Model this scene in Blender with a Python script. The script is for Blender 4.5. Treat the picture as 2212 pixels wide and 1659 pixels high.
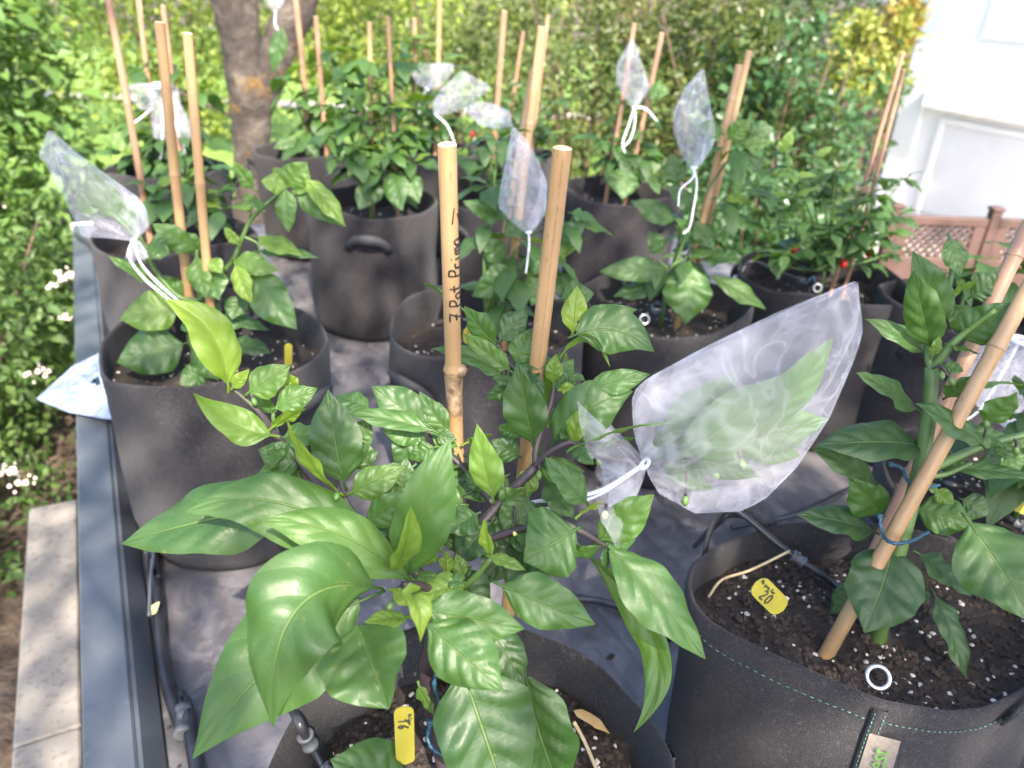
import bpy, math, random
import numpy as np
from mathutils import Vector, Matrix

for o in list(bpy.data.objects):
    bpy.data.objects.remove(o)
SC = bpy.context.scene
COL = SC.collection
rad = math.radians

# ------------------------------------------------------------------ camera
CAM_Z = 1.55
FPX, PITCH, ROLL = 1660.0, 28.0, 2.5          # focal length in px of a 2212 px wide picture
RC = Matrix.Rotation(rad(90 - PITCH), 3, 'X') @ Matrix.Rotation(rad(ROLL), 3, 'Z')
cam_d = bpy.data.cameras.new('camera')
cam_d.sensor_width = 36.0
cam_d.lens = FPX / 2212.0 * 36.0
cam_d.clip_start = 0.01
cam_d.clip_end = 400.0
cam_d.dof.use_dof = True
cam_d.dof.focus_distance = 0.56
cam_d.dof.aperture_fstop = 7.2
cam = bpy.data.objects.new('camera', cam_d)
COL.objects.link(cam)
cam.matrix_world = Matrix.Translation((0, 0, CAM_Z)) @ RC.to_4x4()
SC.camera = cam

# ------------------------------------------------------------------ sky, sun, exposure
SUN_EL, SUN_AZ = 46.0, 163.0                   # azimuth clockwise from +Y: behind the camera, a little to its right
sun_vec = Vector((math.sin(rad(SUN_AZ)) * math.cos(rad(SUN_EL)), math.cos(rad(SUN_AZ)) * math.cos(rad(SUN_EL)), math.sin(rad(SUN_EL))))
world = bpy.data.worlds.new('World')
SC.world = world
world.use_nodes = True
wn = world.node_tree.nodes
sky = wn.new('ShaderNodeTexSky')
sky.sky_type = 'NISHITA'
sky.sun_disc = False
sky.sun_elevation = rad(SUN_EL)
sky.sun_rotation = rad(SUN_AZ)
sky.air_density = 0.8
sky.dust_density = 2.0
sky.ozone_density = 0.6
wn['Background'].inputs['Strength'].default_value = 0.15
world.node_tree.links.new(sky.outputs[0], wn['Background'].inputs['Color'])
sun_d = bpy.data.lights.new('sun', 'SUN')
sun_d.energy = 3.6
sun_d.angle = rad(0.53)
sun_d.color = (1.0, 0.90, 0.77)
sun = bpy.data.objects.new('sun', sun_d)
COL.objects.link(sun)
sun.rotation_euler = sun_vec.to_track_quat('Z', 'Y').to_euler()
SC.view_settings.view_transform = 'Standard'
SC.view_settings.look = 'None'
SC.view_settings.gamma = 1.0
SC.view_settings.use_curve_mapping = False
SC.view_settings.exposure = 2.25
SC.render.engine = 'CYCLES'
SC.cycles.max_bounces = 10
SC.cycles.transparent_max_bounces = 24

# ------------------------------------------------------------------ pixel -> direction (2212 x 1659 frame)
def ray(x, y):
    return RC @ Vector(((x - 1106.0) / FPX, -(y - 829.5) / FPX, -1.0))
def PY(x, y, Y):
    d = ray(x, y); return Vector((0, 0, CAM_Z)) + d * (Y / d.y)
def PZ(x, y, z):
    d = ray(x, y); return Vector((0, 0, CAM_Z)) + d * ((z - CAM_Z) / d.z)
def depth(p):
    return -(RC.transposed() @ (p - Vector((0, 0, CAM_Z)))).z
def px_m(w, p):                                 # a width in px at the depth of point p, in metres
    return w * depth(p) / FPX

# ------------------------------------------------------------------ object helpers
def mesh(name, verts, faces, mats=None, smooth=True, uvs=None):
    me = bpy.data.meshes.new(name)
    me.from_pydata([tuple(v) for v in verts], [], faces)
    if uvs is not None:
        ul = me.uv_layers.new(name='UVMap')
        idx = np.empty(len(me.loops), dtype=np.int32); me.loops.foreach_get('vertex_index', idx)
        ul.data.foreach_set('uv', np.asarray(uvs, dtype=np.float32)[idx].ravel())
    if smooth:
        me.polygons.foreach_set('use_smooth', [True] * len(me.polygons))
    if mats is not None:
        for m in (mats if isinstance(mats, (list, tuple)) else [mats]):
            me.materials.append(m)
    me.update()
    return me
def link(name, data, parent=None):
    o = bpy.data.objects.new(name, data); COL.objects.link(o)
    if parent is not None:
        o.parent = parent
    return o
def tag(o, label=None, cat=None, group=None, kind=None):
    if label: o['label'] = label
    if cat: o['category'] = cat
    if group: o['group'] = group
    if kind: o['kind'] = kind
    return o
def thing(name, label, cat, loc=(0, 0, 0), group=None):
    o = link(name, None); o.location = loc; o.empty_display_size = 0.05
    return tag(o, label, cat, group)
def part(name, vf, mat, parent, org=(0, 0, 0), smooth=True, uvs=None):
    v, f = vf; og = Vector(org)
    return link(name, mesh(name, [Vector(p) - og for p in v], f, mat, smooth, uvs), parent)
def sub(o):                                     # world origin of the thing a part hangs on
    while o.parent: o = o.parent
    return o.location
def join(*vfs):
    V, Fc = [], []
    for v, f in vfs:
        n = len(V); V += list(v); Fc += [tuple(i + n for i in q) for q in f]
    return V, Fc
def frame_at(t, ref=Vector((0, 0, 1))):
    t = t.normalized()
    if abs(t.dot(ref)) > 0.95: ref = Vector((1, 0, 0))
    a = t.cross(ref).normalized(); return a, t.cross(a).normalized()
def tube(pts, r, n=8, caps=True):
    pts = [Vector(p) for p in pts]; m = len(pts)
    rs = r if isinstance(r, (list, tuple)) else [r] * m
    V, Fc = [], []; a = None
    for i, p in enumerate(pts):
        t = pts[min(i + 1, m - 1)] - pts[max(i - 1, 0)]
        if t.length < 1e-9: t = Vector((0, 0, 1))
        t.normalize()
        if a is None: a, b = frame_at(t)
        else:
            a = (a - t * a.dot(t)).normalized(); b = t.cross(a)
        for k in range(n):
            w = 2 * math.pi * k / n
            V.append(p + a * (rs[i] * math.cos(w)) + b * (rs[i] * math.sin(w)))
    for i in range(m - 1):
        for k in range(n):
            Fc.append((i * n + k, i * n + (k + 1) % n, (i + 1) * n + (k + 1) % n, (i + 1) * n + k))
    if caps:
        Fc.append(tuple(range(n - 1, -1, -1))); Fc.append(tuple((m - 1) * n + k for k in range(n)))
    return V, Fc
def spline(pts, n=8):
    pts = [Vector(p) for p in pts]
    if len(pts) < 3: return [pts[0].lerp(pts[-1], i / n) for i in range(n + 1)]
    P = [pts[0] * 2 - pts[1]] + pts + [pts[-1] * 2 - pts[-2]]
    out = []
    for i in range(1, len(P) - 2):
        for j in range(n):
            t = j / n; a, b, c, d = P[i - 1], P[i], P[i + 1], P[i + 2]
            out.append(0.5 * ((2 * b) + (c - a) * t + (2 * a - 5 * b + 4 * c - d) * t * t + (3 * b - a - 3 * c + d) * t ** 3))
    out.append(pts[-1]); return out
def box(c, sx, sy, sz, ax=None, bev=0.0):
    """box of full sizes round c; ax = 3 axes; small chamfer on vertical edges and top"""
    c = Vector(c); X, Y, Z = ax or (Vector((1, 0, 0)), Vector((0, 1, 0)), Vector((0, 0, 1)))
    hx, hy, hz = sx / 2, sy / 2, sz / 2; b = min(bev, hx * .9, hy * .9, hz * .9)
    if b <= 0:
        V = [c + X * (sxn * hx) + Y * (syn * hy) + Z * (szn * hz) for szn in (-1, 1) for sxn, syn in ((-1, -1), (1, -1), (1, 1), (-1, 1))]
        return V, [(3, 2, 1, 0), (4, 5, 6, 7), (0, 1, 5, 4), (1, 2, 6, 5), (2, 3, 7, 6), (3, 0, 4, 7)]
    def oct_(z, ins):
        x2, y2 = hx - ins, hy - ins
        return [(-x2 + b, -y2, z), (x2 - b, -y2, z), (x2, -y2 + b, z), (x2, y2 - b, z), (x2 - b, y2, z), (-x2 + b, y2, z), (-x2, y2 - b, z), (-x2, -y2 + b, z)]
    L = oct_(-hz, b) + oct_(-hz + b, 0) + oct_(hz - b, 0) + oct_(hz, b)
    V = [c + X * p[0] + Y * p[1] + Z * p[2] for p in L]
    Fc = [tuple(range(7, -1, -1)), tuple(range(24, 32))]
    for i in range(3):
        for k in range(8): Fc.append((i * 8 + k, i * 8 + (k + 1) % 8, i * 8 + 8 + (k + 1) % 8, i * 8 + 8 + k))
    return V, Fc
def torus(c, ax, R, r, n=24, m=8):
    a, b = frame_at(Vector(ax)); c = Vector(c); V, Fc = [], []
    z = Vector(ax).normalized()
    for i in range(n):
        w = 2 * math.pi * i / n; d = a * math.cos(w) + b * math.sin(w)
        for k in range(m):
            q = 2 * math.pi * k / m
            V.append(c + d * (R + r * math.cos(q)) + z * (r * math.sin(q)))
    for i in range(n):
        for k in range(m):
            Fc.append((i * m + k, ((i + 1) % n) * m + k, ((i + 1) % n) * m + (k + 1) % m, i * m + (k + 1) % m))
    return V, Fc
def vnoise(p, s=1.0):                           # cheap smooth pseudo noise in -1..1
    x, y, z = p[0] * s, p[1] * s, p[2] * s
    return (math.sin(x * 1.7 + 1.3 * math.sin(y * 2.1 + .4)) + math.sin(y * 1.9 + 1.1 * math.sin(z * 2.3 + 1.7)) + math.sin(z * 1.6 + 1.2 * math.sin(x * 1.8 + 2.9))) / 3.0

# ------------------------------------------------------------------ materials
def newmat(name):
    m = bpy.data.materials.new(name); m.use_nodes = True
    nt = m.node_tree; return m, nt, nt.nodes['Principled BSDF'], nt.nodes['Material Output']
def nd(nt, t, **kw):
    n = nt.nodes.new(t)
    for k, v in kw.items():
        if k in n.inputs: n.inputs[k].default_value = v
        else: setattr(n, k, v)
    return n
def ramp(nt, fac, stops):
    r = nt.nodes.new('ShaderNodeValToRGB'); e = r.color_ramp.elements
    while len(e) < len(stops): e.new(0.5)
    for q, (p, c) in zip(e, stops):
        q.position = p; q.color = (c[0], c[1], c[2], 1.0)
    nt.links.new(fac, r.inputs[0]); return r.outputs[0]
def noise(nt, scale, detail=3.0, rough=0.55, coord=None, dist=0.0):
    n = nt.nodes.new('ShaderNodeTexNoise')
    n.inputs['Scale'].default_value = scale; n.inputs['Detail'].default_value = detail; n.inputs['Roughness'].default_value = rough; n.inputs['Distortion'].default_value = dist
    if coord is not None: nt.links.new(coord, n.inputs['Vector'])
    return n.outputs['Fac']
def bump(nt, h, strength, dist, bsdf, prev=None):
    b = nt.nodes.new('ShaderNodeBump'); b.inputs['Strength'].default_value = strength; b.inputs['Distance'].default_value = dist
    nt.links.new(h, b.inputs['Height'])
    if prev is not None: nt.links.new(prev, b.inputs['Normal'])
    nt.links.new(b.outputs[0], bsdf.inputs['Normal']); return b.outputs[0]
def objco(nt, kind='Object'):
    return nt.nodes.new('ShaderNodeTexCoord').outputs[kind]
def mixc(nt, f, a, b, mode='MIX'):
    n = nt.nodes.new('ShaderNodeMix'); n.data_type = 'RGBA'; n.blend_type = mode
    for s, v in ((0, f), (6, a), (7, b)):
        if hasattr(v, 'is_linked'): nt.links.new(v, n.inputs[s])
        elif s == 0: n.inputs[0].default_value = v
        else: n.inputs[s].default_value = (*v, 1.0)
    return n.outputs[2]
def math_(nt, op, a, b=None, clamp=False):
    n = nt.nodes.new('ShaderNodeMath'); n.operation = op; n.use_clamp = clamp
    for i, v in enumerate((a, b)):
        if v is None: continue
        if hasattr(v, 'is_linked'): nt.links.new(v, n.inputs[i])
        else: n.inputs[i].default_value = v
    return n.outputs[0]
def simple(name, stops, scale, rough=0.8, bs=0.0, bd=0.002, bscale=None, spec=0.5, metal=0.0, coord='Object', detail=4.0):
    m, nt, p, o = newmat(name); co = objco(nt, coord)
    nt.links.new(ramp(nt, noise(nt, scale, detail, coord=co), stops), p.inputs['Base Color'])
    p.inputs['Roughness'].default_value = rough; p.inputs['Specular IOR Level'].default_value = spec; p.inputs['Metallic'].default_value = metal
    if bs: bump(nt, noise(nt, bscale or scale, 4.0, coord=co), bs, bd, p)
    return m
M = {}
def make_materials():
    # felt of the grow bags
    m, nt, p, o = newmat('black felt'); co = objco(nt)
    big = noise(nt, 9, 4, coord=co); fine = noise(nt, 700, 4, 0.75, coord=co)
    c1 = ramp(nt, big, [(0.3, (0.010, 0.0088, 0.0105)), (0.62, (0.0165, 0.0145, 0.017)), (0.8, (0.030, 0.026, 0.028))])
    c2 = mixc(nt, math_(nt, 'MULTIPLY', ramp(nt, fine, [(0.50, (0, 0, 0)), (0.66, (1, 1, 1))]), 0.6), c1, (0.080, 0.072, 0.076))
    lint = ramp(nt, noise(nt, 230, 3, 0.7, coord=co), [(0.56, (0, 0, 0)), (0.68, (1, 1, 1))])
    c2 = mixc(nt, math_(nt, 'MULTIPLY', lint, 0.45), c2, (0.085, 0.077, 0.077))
    nt.links.new(c2, p.inputs['Base Color']); p.inputs['Roughness'].default_value = 1.0; p.inputs['Specular IOR Level'].default_value = 0.05
    p.inputs['Sheen Weight'].default_value = 0.12; p.inputs['Sheen Roughness'].default_value = 0.6
    b1 = bump(nt, fine, 1.0, 0.002, p); bump(nt, big, 0.25, 0.008, p, b1); M['felt'] = m
    M['strap'] = simple('black webbing', [(0.3, (0.02, 0.02, 0.024)), (0.7, (0.05, 0.05, 0.055))], 300, 0.8, 0.5, 0.001)
    m, nt, p, o = newmat('potting soil'); co = objco(nt)
    v = nd(nt, 'ShaderNodeTexVoronoi', Scale=170.0); nt.links.new(co, v.inputs['Vector'])
    c = ramp(nt, noise(nt, 90, 5, 0.7, coord=co), [(0.25, (0.013, 0.010, 0.009)), (0.55, (0.033, 0.024, 0.020)), (0.75, (0.072, 0.050, 0.038)), (0.9, (0.13, 0.09, 0.06))])
    nt.links.new(c, p.inputs['Base Color']); p.inputs['Roughness'].default_value = 0.95
    bump(nt, noise(nt, 150, 5, 0.75, coord=co), 1.0, 0.006, p); M['soil'] = m
    M['crumb'] = simple('bark crumbs', [(0.3, (0.018, 0.013, 0.011)), (0.6, (0.048, 0.033, 0.025)), (0.8, (0.11, 0.075, 0.05))], 60, 0.9)
    M['perlite'] = simple('perlite', [(0.3, (0.36, 0.31, 0.25)), (0.7, (0.70, 0.67, 0.61))], 120, 0.8, 0.4, 0.001)
    M['stitch'] = simple('green thread', [(0.4, (0.04, 0.15, 0.11)), (0.7, (0.16, 0.30, 0.24))], 200, 0.6)
    M['leaf'] = leaf_material('chilli leaf', (0.022, 0.064, 0.019), (0.058, 0.142, 0.026), (0.22, 0.32, 0.028))
    M['stem'] = simple('green stem', [(0.3, (0.045, 0.090, 0.022)), (0.7, (0.105, 0.185, 0.045))], 25, 0.5)
    M['stem_dark'] = simple('purple stem', [(0.30, (0.022, 0.014, 0.020)), (0.55, (0.042, 0.028, 0.033)), (0.75, (0.045, 0.065, 0.022))], 28, 0.5)
    M['bud'] = simple('green bud', [(0.3, (0.06, 0.125, 0.028)), (0.7, (0.12, 0.20, 0.045))], 40, 0.45)
    M['petal'] = simple('pale yellow petal', [(0.3, (0.50, 0.52, 0.12)), (0.7, (0.72, 0.72, 0.30))], 40, 0.5)
    M['dry_leaf'] = simple('dry leaf', [(0.3, (0.42, 0.24, 0.08)), (0.7, (0.62, 0.42, 0.20))], 60, 0.7)
    M['straw'] = simple('straw', [(0.3, (0.40, 0.30, 0.16)), (0.7, (0.60, 0.48, 0.28))], 80, 0.7)
    M['chilli'] = simple('red chilli skin', [(0.3, (0.30, 0.010, 0.012)), (0.7, (0.42, 0.02, 0.015))], 20, 0.25)
    # bamboo (local z runs along the cane)
    for nm, cs in (('bamboo', [(0.25, (0.29, 0.168, 0.078)), (0.5, (0.38, 0.238, 0.115)), (0.8, (0.47, 0.32, 0.17))]), ('bamboo_dark', [(0.25, (0.25, 0.135, 0.080)), (0.5, (0.34, 0.195, 0.12)), (0.8, (0.43, 0.265, 0.175))])):
        m, nt, p, o = newmat(nm.replace('_', ' ')); co = objco(nt)
        mp = nd(nt, 'ShaderNodeMapping'); mp.inputs['Scale'].default_value = (260, 260, 5); nt.links.new(co, mp.inputs[0])
        mp2 = nd(nt, 'ShaderNodeMapping'); mp2.inputs['Scale'].default_value = (30, 30, 9); nt.links.new(co, mp2.inputs[0])
        f1 = noise(nt, 1.0, 3, 0.6, coord=mp.outputs[0]); f2 = noise(nt, 1.0, 4, 0.6, coord=mp2.outputs[0])
        mp3 = nd(nt, 'ShaderNodeMapping'); mp3.inputs['Scale'].default_value = (420, 420, 160); nt.links.new(co, mp3.inputs[0])
        f3 = noise(nt, 1.0, 2, 0.5, coord=mp3.outputs[0])
        c = ramp(nt, f2, cs)
        c = mixc(nt, math_(nt, 'MULTIPLY', f1, 0.35), c, (cs[0][1][0] * .55, cs[0][1][1] * .5, cs[0][1][2] * .5))
        c = mixc(nt, math_(nt, 'MULTIPLY', ramp(nt, f3, [(0.66, (0, 0, 0)), (0.72, (1, 1, 1))]), 0.55), c, (0.13, 0.075, 0.04))
        nt.links.new(c, p.inputs['Base Color']); p.inputs['Roughness'].default_value = 0.38; bump(nt, f1, 0.25, 0.0006, p)
        M[nm] = m
    M['bamboo_node'] = simple('bamboo node', [(0.35, (0.13, 0.08, 0.05)), (0.6, (0.32, 0.21, 0.12)), (0.8, (0.45, 0.35, 0.26))], 170, 0.6, 0.6, 0.001)
    M['bamboo_cut'] = simple('bamboo cut end', [(0.3, (0.45, 0.27, 0.15)), (0.7, (0.78, 0.60, 0.42))], 320, 0.8)
    M['ink'] = simple('black marker', [(0.3, (0.010, 0.007, 0.006)), (0.7, (0.035, 0.02, 0.015))], 100, 0.5)
    # organza
    m, nt, p, o = newmat('white organza'); co = objco(nt)
    p.inputs['Base Color'].default_value = (0.84, 0.82, 0.90, 1); p.inputs['Roughness'].default_value = 0.45
    tl = nd(nt, 'ShaderNodeBsdfTranslucent'); tl.inputs[0].default_value = (0.86, 0.84, 0.94, 1)
    tp = nd(nt, 'ShaderNodeBsdfTransparent')
    mx = nd(nt, 'ShaderNodeMixShader'); mx.inputs[0].default_value = 0.5
    nt.links.new(p.outputs[0], mx.inputs[1]); nt.links.new(tl.outputs[0], mx.inputs[2])
    uv = objco(nt, 'UV')
    w1 = nd(nt, 'ShaderNodeTexWave', Scale=34.0); w1.bands_direction = 'X'; w2 = nd(nt, 'ShaderNodeTexWave', Scale=34.0); w2.bands_direction = 'Y'
    for w in (w1, w2):
        nt.links.new(uv, w.inputs['Vector']); w.inputs['Distortion'].default_value = 0.6
    weave = math_(nt, 'MAXIMUM', w1.outputs['Fac'], w2.outputs['Fac'])
    dens = ramp(nt, noise(nt, 14, 3, coord=co), [(0.3, (0.10,) * 3), (0.7, (0.22,) * 3)])
    for sc_, am in ((13.0, 0.14), (30.0, 0.09)):          # creases in the cloth
        rg = math_(nt, 'ABSOLUTE', math_(nt, 'SUBTRACT', noise(nt, sc_, 2, 0.5, coord=co, dist=0.8), 0.5))
        dens = math_(nt, 'ADD', dens, math_(nt, 'MULTIPLY', ramp(nt, rg, [(0.0, (1, 1, 1)), (0.05, (0, 0, 0))]), am))
    fac = math_(nt, 'MULTIPLY', math_(nt, 'ADD', math_(nt, 'MULTIPLY', weave, 0.9), 0.40), dens, True)
    m2 = nd(nt, 'ShaderNodeMixShader'); nt.links.new(fac, m2.inputs[0]); nt.links.new(tp.outputs[0], m2.inputs[1]); nt.links.new(mx.outputs[0], m2.inputs[2])
    nt.links.new(m2.outputs[0], o.inputs[0]); M['organza'] = m
    M['ribbon'] = simple('white satin ribbon', [(0.3, (0.72, 0.71, 0.78)), (0.7, (0.85, 0.84, 0.9))], 200, 0.45, 0.3, 0.0006)
    m, nt, p, o = newmat('clear plastic film'); co = objco(nt)
    p.inputs['Base Color'].default_value = (0.30, 0.36, 0.52, 1); p.inputs['Roughness'].default_value = 0.14
    b1 = bump(nt, noise(nt, 30, 4, coord=co, dist=1.5), 1.0, 0.02, p); M['film'] = m
    # things of the setting
    m, nt, p, o = newmat('grey liner sheet'); co = objco(nt)
    big = noise(nt, 2.6, 5, 0.6, coord=co); fi = noise(nt, 45, 5, 0.7, coord=co)
    c = ramp(nt, big, [(0.3, (0.046, 0.044, 0.047)), (0.5, (0.078, 0.074, 0.078)), (0.72, (0.140, 0.132, 0.134))])
    c = mixc(nt, math_(nt, 'MULTIPLY', ramp(nt, fi, [(0.50, (0, 0, 0)), (0.70, (1, 1, 1))]), 0.35), c, (0.04, 0.036, 0.04))
    c = mixc(nt, math_(nt, 'MULTIPLY', ramp(nt, noise(nt, 16, 5, 0.7, coord=co, dist=0.6), [(0.47, (0, 0, 0)), (0.58, (1, 1, 1))]), 0.45), c, (0.19, 0.175, 0.18))
    nt.links.new(c, p.inputs['Base Color']); p.inputs['Roughness'].default_value = 0.42
    b1 = bump(nt, fi, 0.25, 0.002, p); M['liner'] = m
    m, nt, p, o = newmat('grey powder coated metal'); co = objco(nt)
    c = ramp(nt, noise(nt, 6, 5, 0.65, coord=co), [(0.3, (0.072, 0.083, 0.098)), (0.7, (0.115, 0.127, 0.142))])
    c = mixc(nt, math_(nt, 'MULTIPLY', ramp(nt, noise(nt, 75, 4, 0.7, coord=co), [(0.58, (0, 0, 0)), (0.75, (1, 1, 1))]), 0.3), c, (0.20, 0.21, 0.22))
    nt.links.new(c, p.inputs['Base Color']); p.inputs['Roughness'].default_value = 0.38; p.inputs['Metallic'].default_value = 0.25
    bump(nt, noise(nt, 700, 2, coord=co), 0.12, 0.0005, p); M['rail'] = m
    M['rail_dark'] = simple('dark anodised metal', [(0.3, (0.030, 0.035, 0.05)), (0.7, (0.055, 0.06, 0.08))], 8, 0.4, metal=0.4)
    m, nt, p, o = newmat('terrazzo slab'); co = objco(nt)
    c = ramp(nt, noise(nt, 5, 4, 0.6, coord=co), [(0.3, (0.215, 0.190, 0.160)), (0.7, (0.30, 0.275, 0.238))])
    sp = ramp(nt, noise(nt, 75, 3, 0.6, coord=co), [(0.55, (0, 0, 0)), (0.63, (1, 1, 1))])
    c = mixc(nt, math_(nt, 'MULTIPLY', sp, 0.6), c, (0.14, 0.11, 0.085))
    nt.links.new(c, p.inputs['Base Color']); p.inputs['Roughness'].default_value = 0.75
    bump(nt, noise(nt, 160, 3, coord=co), 0.3, 0.001, p); M['stone'] = m
    M['earth'] = simple('brown garden earth', [(0.3, (0.030, 0.020, 0.014)), (0.55, (0.085, 0.058, 0.040)), (0.8, (0.19, 0.14, 0.10))], 14, 0.95, 1.0, 0.03, 35, detail=8)
    M['grass'] = simple('mown lawn', [(0.3, (0.10, 0.20, 0.030)), (0.7, (0.22, 0.34, 0.06))], 3.0, 0.9, 1.0, 0.03, 60)
    M['gravel'] = simple('pale gravel', [(0.3, (0.30, 0.26, 0.21)), (0.7, (0.52, 0.47, 0.40))], 30, 0.9, 0.8, 0.01)
    m, nt, p, o = newmat('mottled bark'); co = objco(nt)
    c = ramp(nt, noise(nt, 8, 6, 0.7, coord=co, dist=0.8), [(0.3, (0.022, 0.017, 0.014)), (0.52, (0.070, 0.055, 0.046)), (0.70, (0.19, 0.16, 0.135))])
    li = ramp(nt, noise(nt, 6, 5, 0.7, coord=co), [(0.58, (0, 0, 0)), (0.66, (1, 1, 1))])
    c = mixc(nt, math_(nt, 'MULTIPLY', li, 0.6), c, (0.24, 0.135, 0.03))
    nt.links.new(c, p.inputs['Base Color']); p.inputs['Roughness'].default_value = 0.9
    bump(nt, noise(nt, 22, 6, 0.7, coord=co), 1.0, 0.03, p); M['bark'] = m
    M['twig'] = simple('brown twig', [(0.3, (0.06, 0.04, 0.028)), (0.7, (0.15, 0.10, 0.07))], 20, 0.9)
    M['wall'] = simple('white house wall', [(0.3, (0.74, 0.73, 0.74)), (0.7, (0.82, 0.81, 0.81))], 3, 0.7, 0.2, 0.002, 90)
    M['trim'] = simple('white painted trim', [(0.3, (0.78, 0.76, 0.77)), (0.7, (0.84, 0.83, 0.83))], 5, 0.5)
    M['shade_cloth'] = simple('pale roller shutter', [(0.3, (0.72, 0.71, 0.72)), (0.7, (0.78, 0.77, 0.78))], 5, 0.6)
    M['brown'] = simple('brown plastic', [(0.3, (0.062, 0.034, 0.027)), (0.7, (0.098, 0.056, 0.045))], 12, 0.5, 0.2, 0.001, 120)
    M['paver'] = simple('pale paving', [(0.3, (0.42, 0.38, 0.35)), (0.7, (0.60, 0.56, 0.52))], 6, 0.8)
    M['tag'] = simple('yellow plastic', [(0.3, (0.31, 0.265, 0.035)), (0.7, (0.40, 0.35, 0.05))], 30, 0.4)
    M['pencil'] = simple('pencil', [(0.3, (0.02, 0.018, 0.01)), (0.7, (0.045, 0.04, 0.02))], 100, 0.6)
    M['hose'] = simple('black drip hose', [(0.3, (0.018, 0.018, 0.022)), (0.7, (0.04, 0.04, 0.046))], 40, 0.32)
    M['fitting'] = simple('grey plastic fitting', [(0.3, (0.075, 0.08, 0.085)), (0.7, (0.13, 0.135, 0.14))], 40, 0.45)
    M['ring'] = simple('bright steel', [(0.3, (0.42, 0.42, 0.42)), (0.7, (0.55, 0.55, 0.55))], 40, 0.28, metal=0.9)
    M['tie'] = simple('blue plastic tie', [(0.3, (0.010, 0.042, 0.075)), (0.7, (0.02, 0.075, 0.12))], 60, 0.4)
    M['label'] = simple('woven grey label', [(0.3, (0.16, 0.13, 0.11)), (0.7, (0.22, 0.19, 0.16))], 300, 0.7, 0.4, 0.0005)
    M['green_ink'] = simple('green lettering', [(0.3, (0.07, 0.22, 0.03)), (0.7, (0.11, 0.28, 0.05))], 60, 0.6)
    M['flower'] = simple('creamy flower', [(0.3, (0.55, 0.47, 0.40)), (0.7, (0.78, 0.72, 0.64))], 30, 0.7)
    F = foliage_material
    M['f_shrub'] = F('shrub leaf', (0.060, 0.140, 0.028), (0.160, 0.270, 0.060))
    M['f_low'] = F('ground shrub leaf', (0.045, 0.105, 0.025), (0.125, 0.205, 0.055))
    M['f_hedge'] = F('hedge leaf', (0.035, 0.070, 0.018), (0.150, 0.175, 0.050), 0.38)
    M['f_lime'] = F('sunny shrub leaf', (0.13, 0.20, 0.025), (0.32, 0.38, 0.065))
    M['f_laurel'] = F('laurel leaf', (0.028, 0.085, 0.032), (0.080, 0.165, 0.065), 0.35)
    M['f_yellow'] = F('golden shrub leaf', (0.17, 0.22, 0.03), (0.34, 0.35, 0.08))
    M['f_orange'] = F('orange shrub leaf', (0.30, 0.21, 0.05), (0.42, 0.31, 0.08))
    M['f_dark'] = F('dark wood leaf', (0.022, 0.050, 0.020), (0.060, 0.100, 0.035))
    M['f_brown'] = F('autumn leaf', (0.10, 0.075, 0.03), (0.20, 0.13, 0.06))
def foliage_material(name, c0, c1, rough=0.5):
    m, nt, p, o = newmat(name)
    gi = nt.nodes.new('ShaderNodeNewGeometry').outputs['Random Per Island']
    co = objco(nt); n1 = noise(nt, 1.4, 2, coord=co)
    f = math_(nt, 'ADD', math_(nt, 'MULTIPLY', gi, 0.65), math_(nt, 'MULTIPLY', n1, 0.45))
    c = ramp(nt, f, [(0.15, c0), (0.85, c1)])
    nt.links.new(c, p.inputs['Base Color']); p.inputs['Roughness'].default_value = rough
    tl = nd(nt, 'ShaderNodeBsdfTranslucent'); nt.links.new(mixc(nt, 0.35, c, (0.32, 0.42, 0.03)), tl.inputs[0])
    mx = nd(nt, 'ShaderNodeMixShader'); mx.inputs[0].default_value = 0.38
    nt.links.new(p.outputs[0], mx.inputs[1]); nt.links.new(tl.outputs[0], mx.inputs[2]); nt.links.new(mx.outputs[0], o.inputs[0])
    return m
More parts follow.
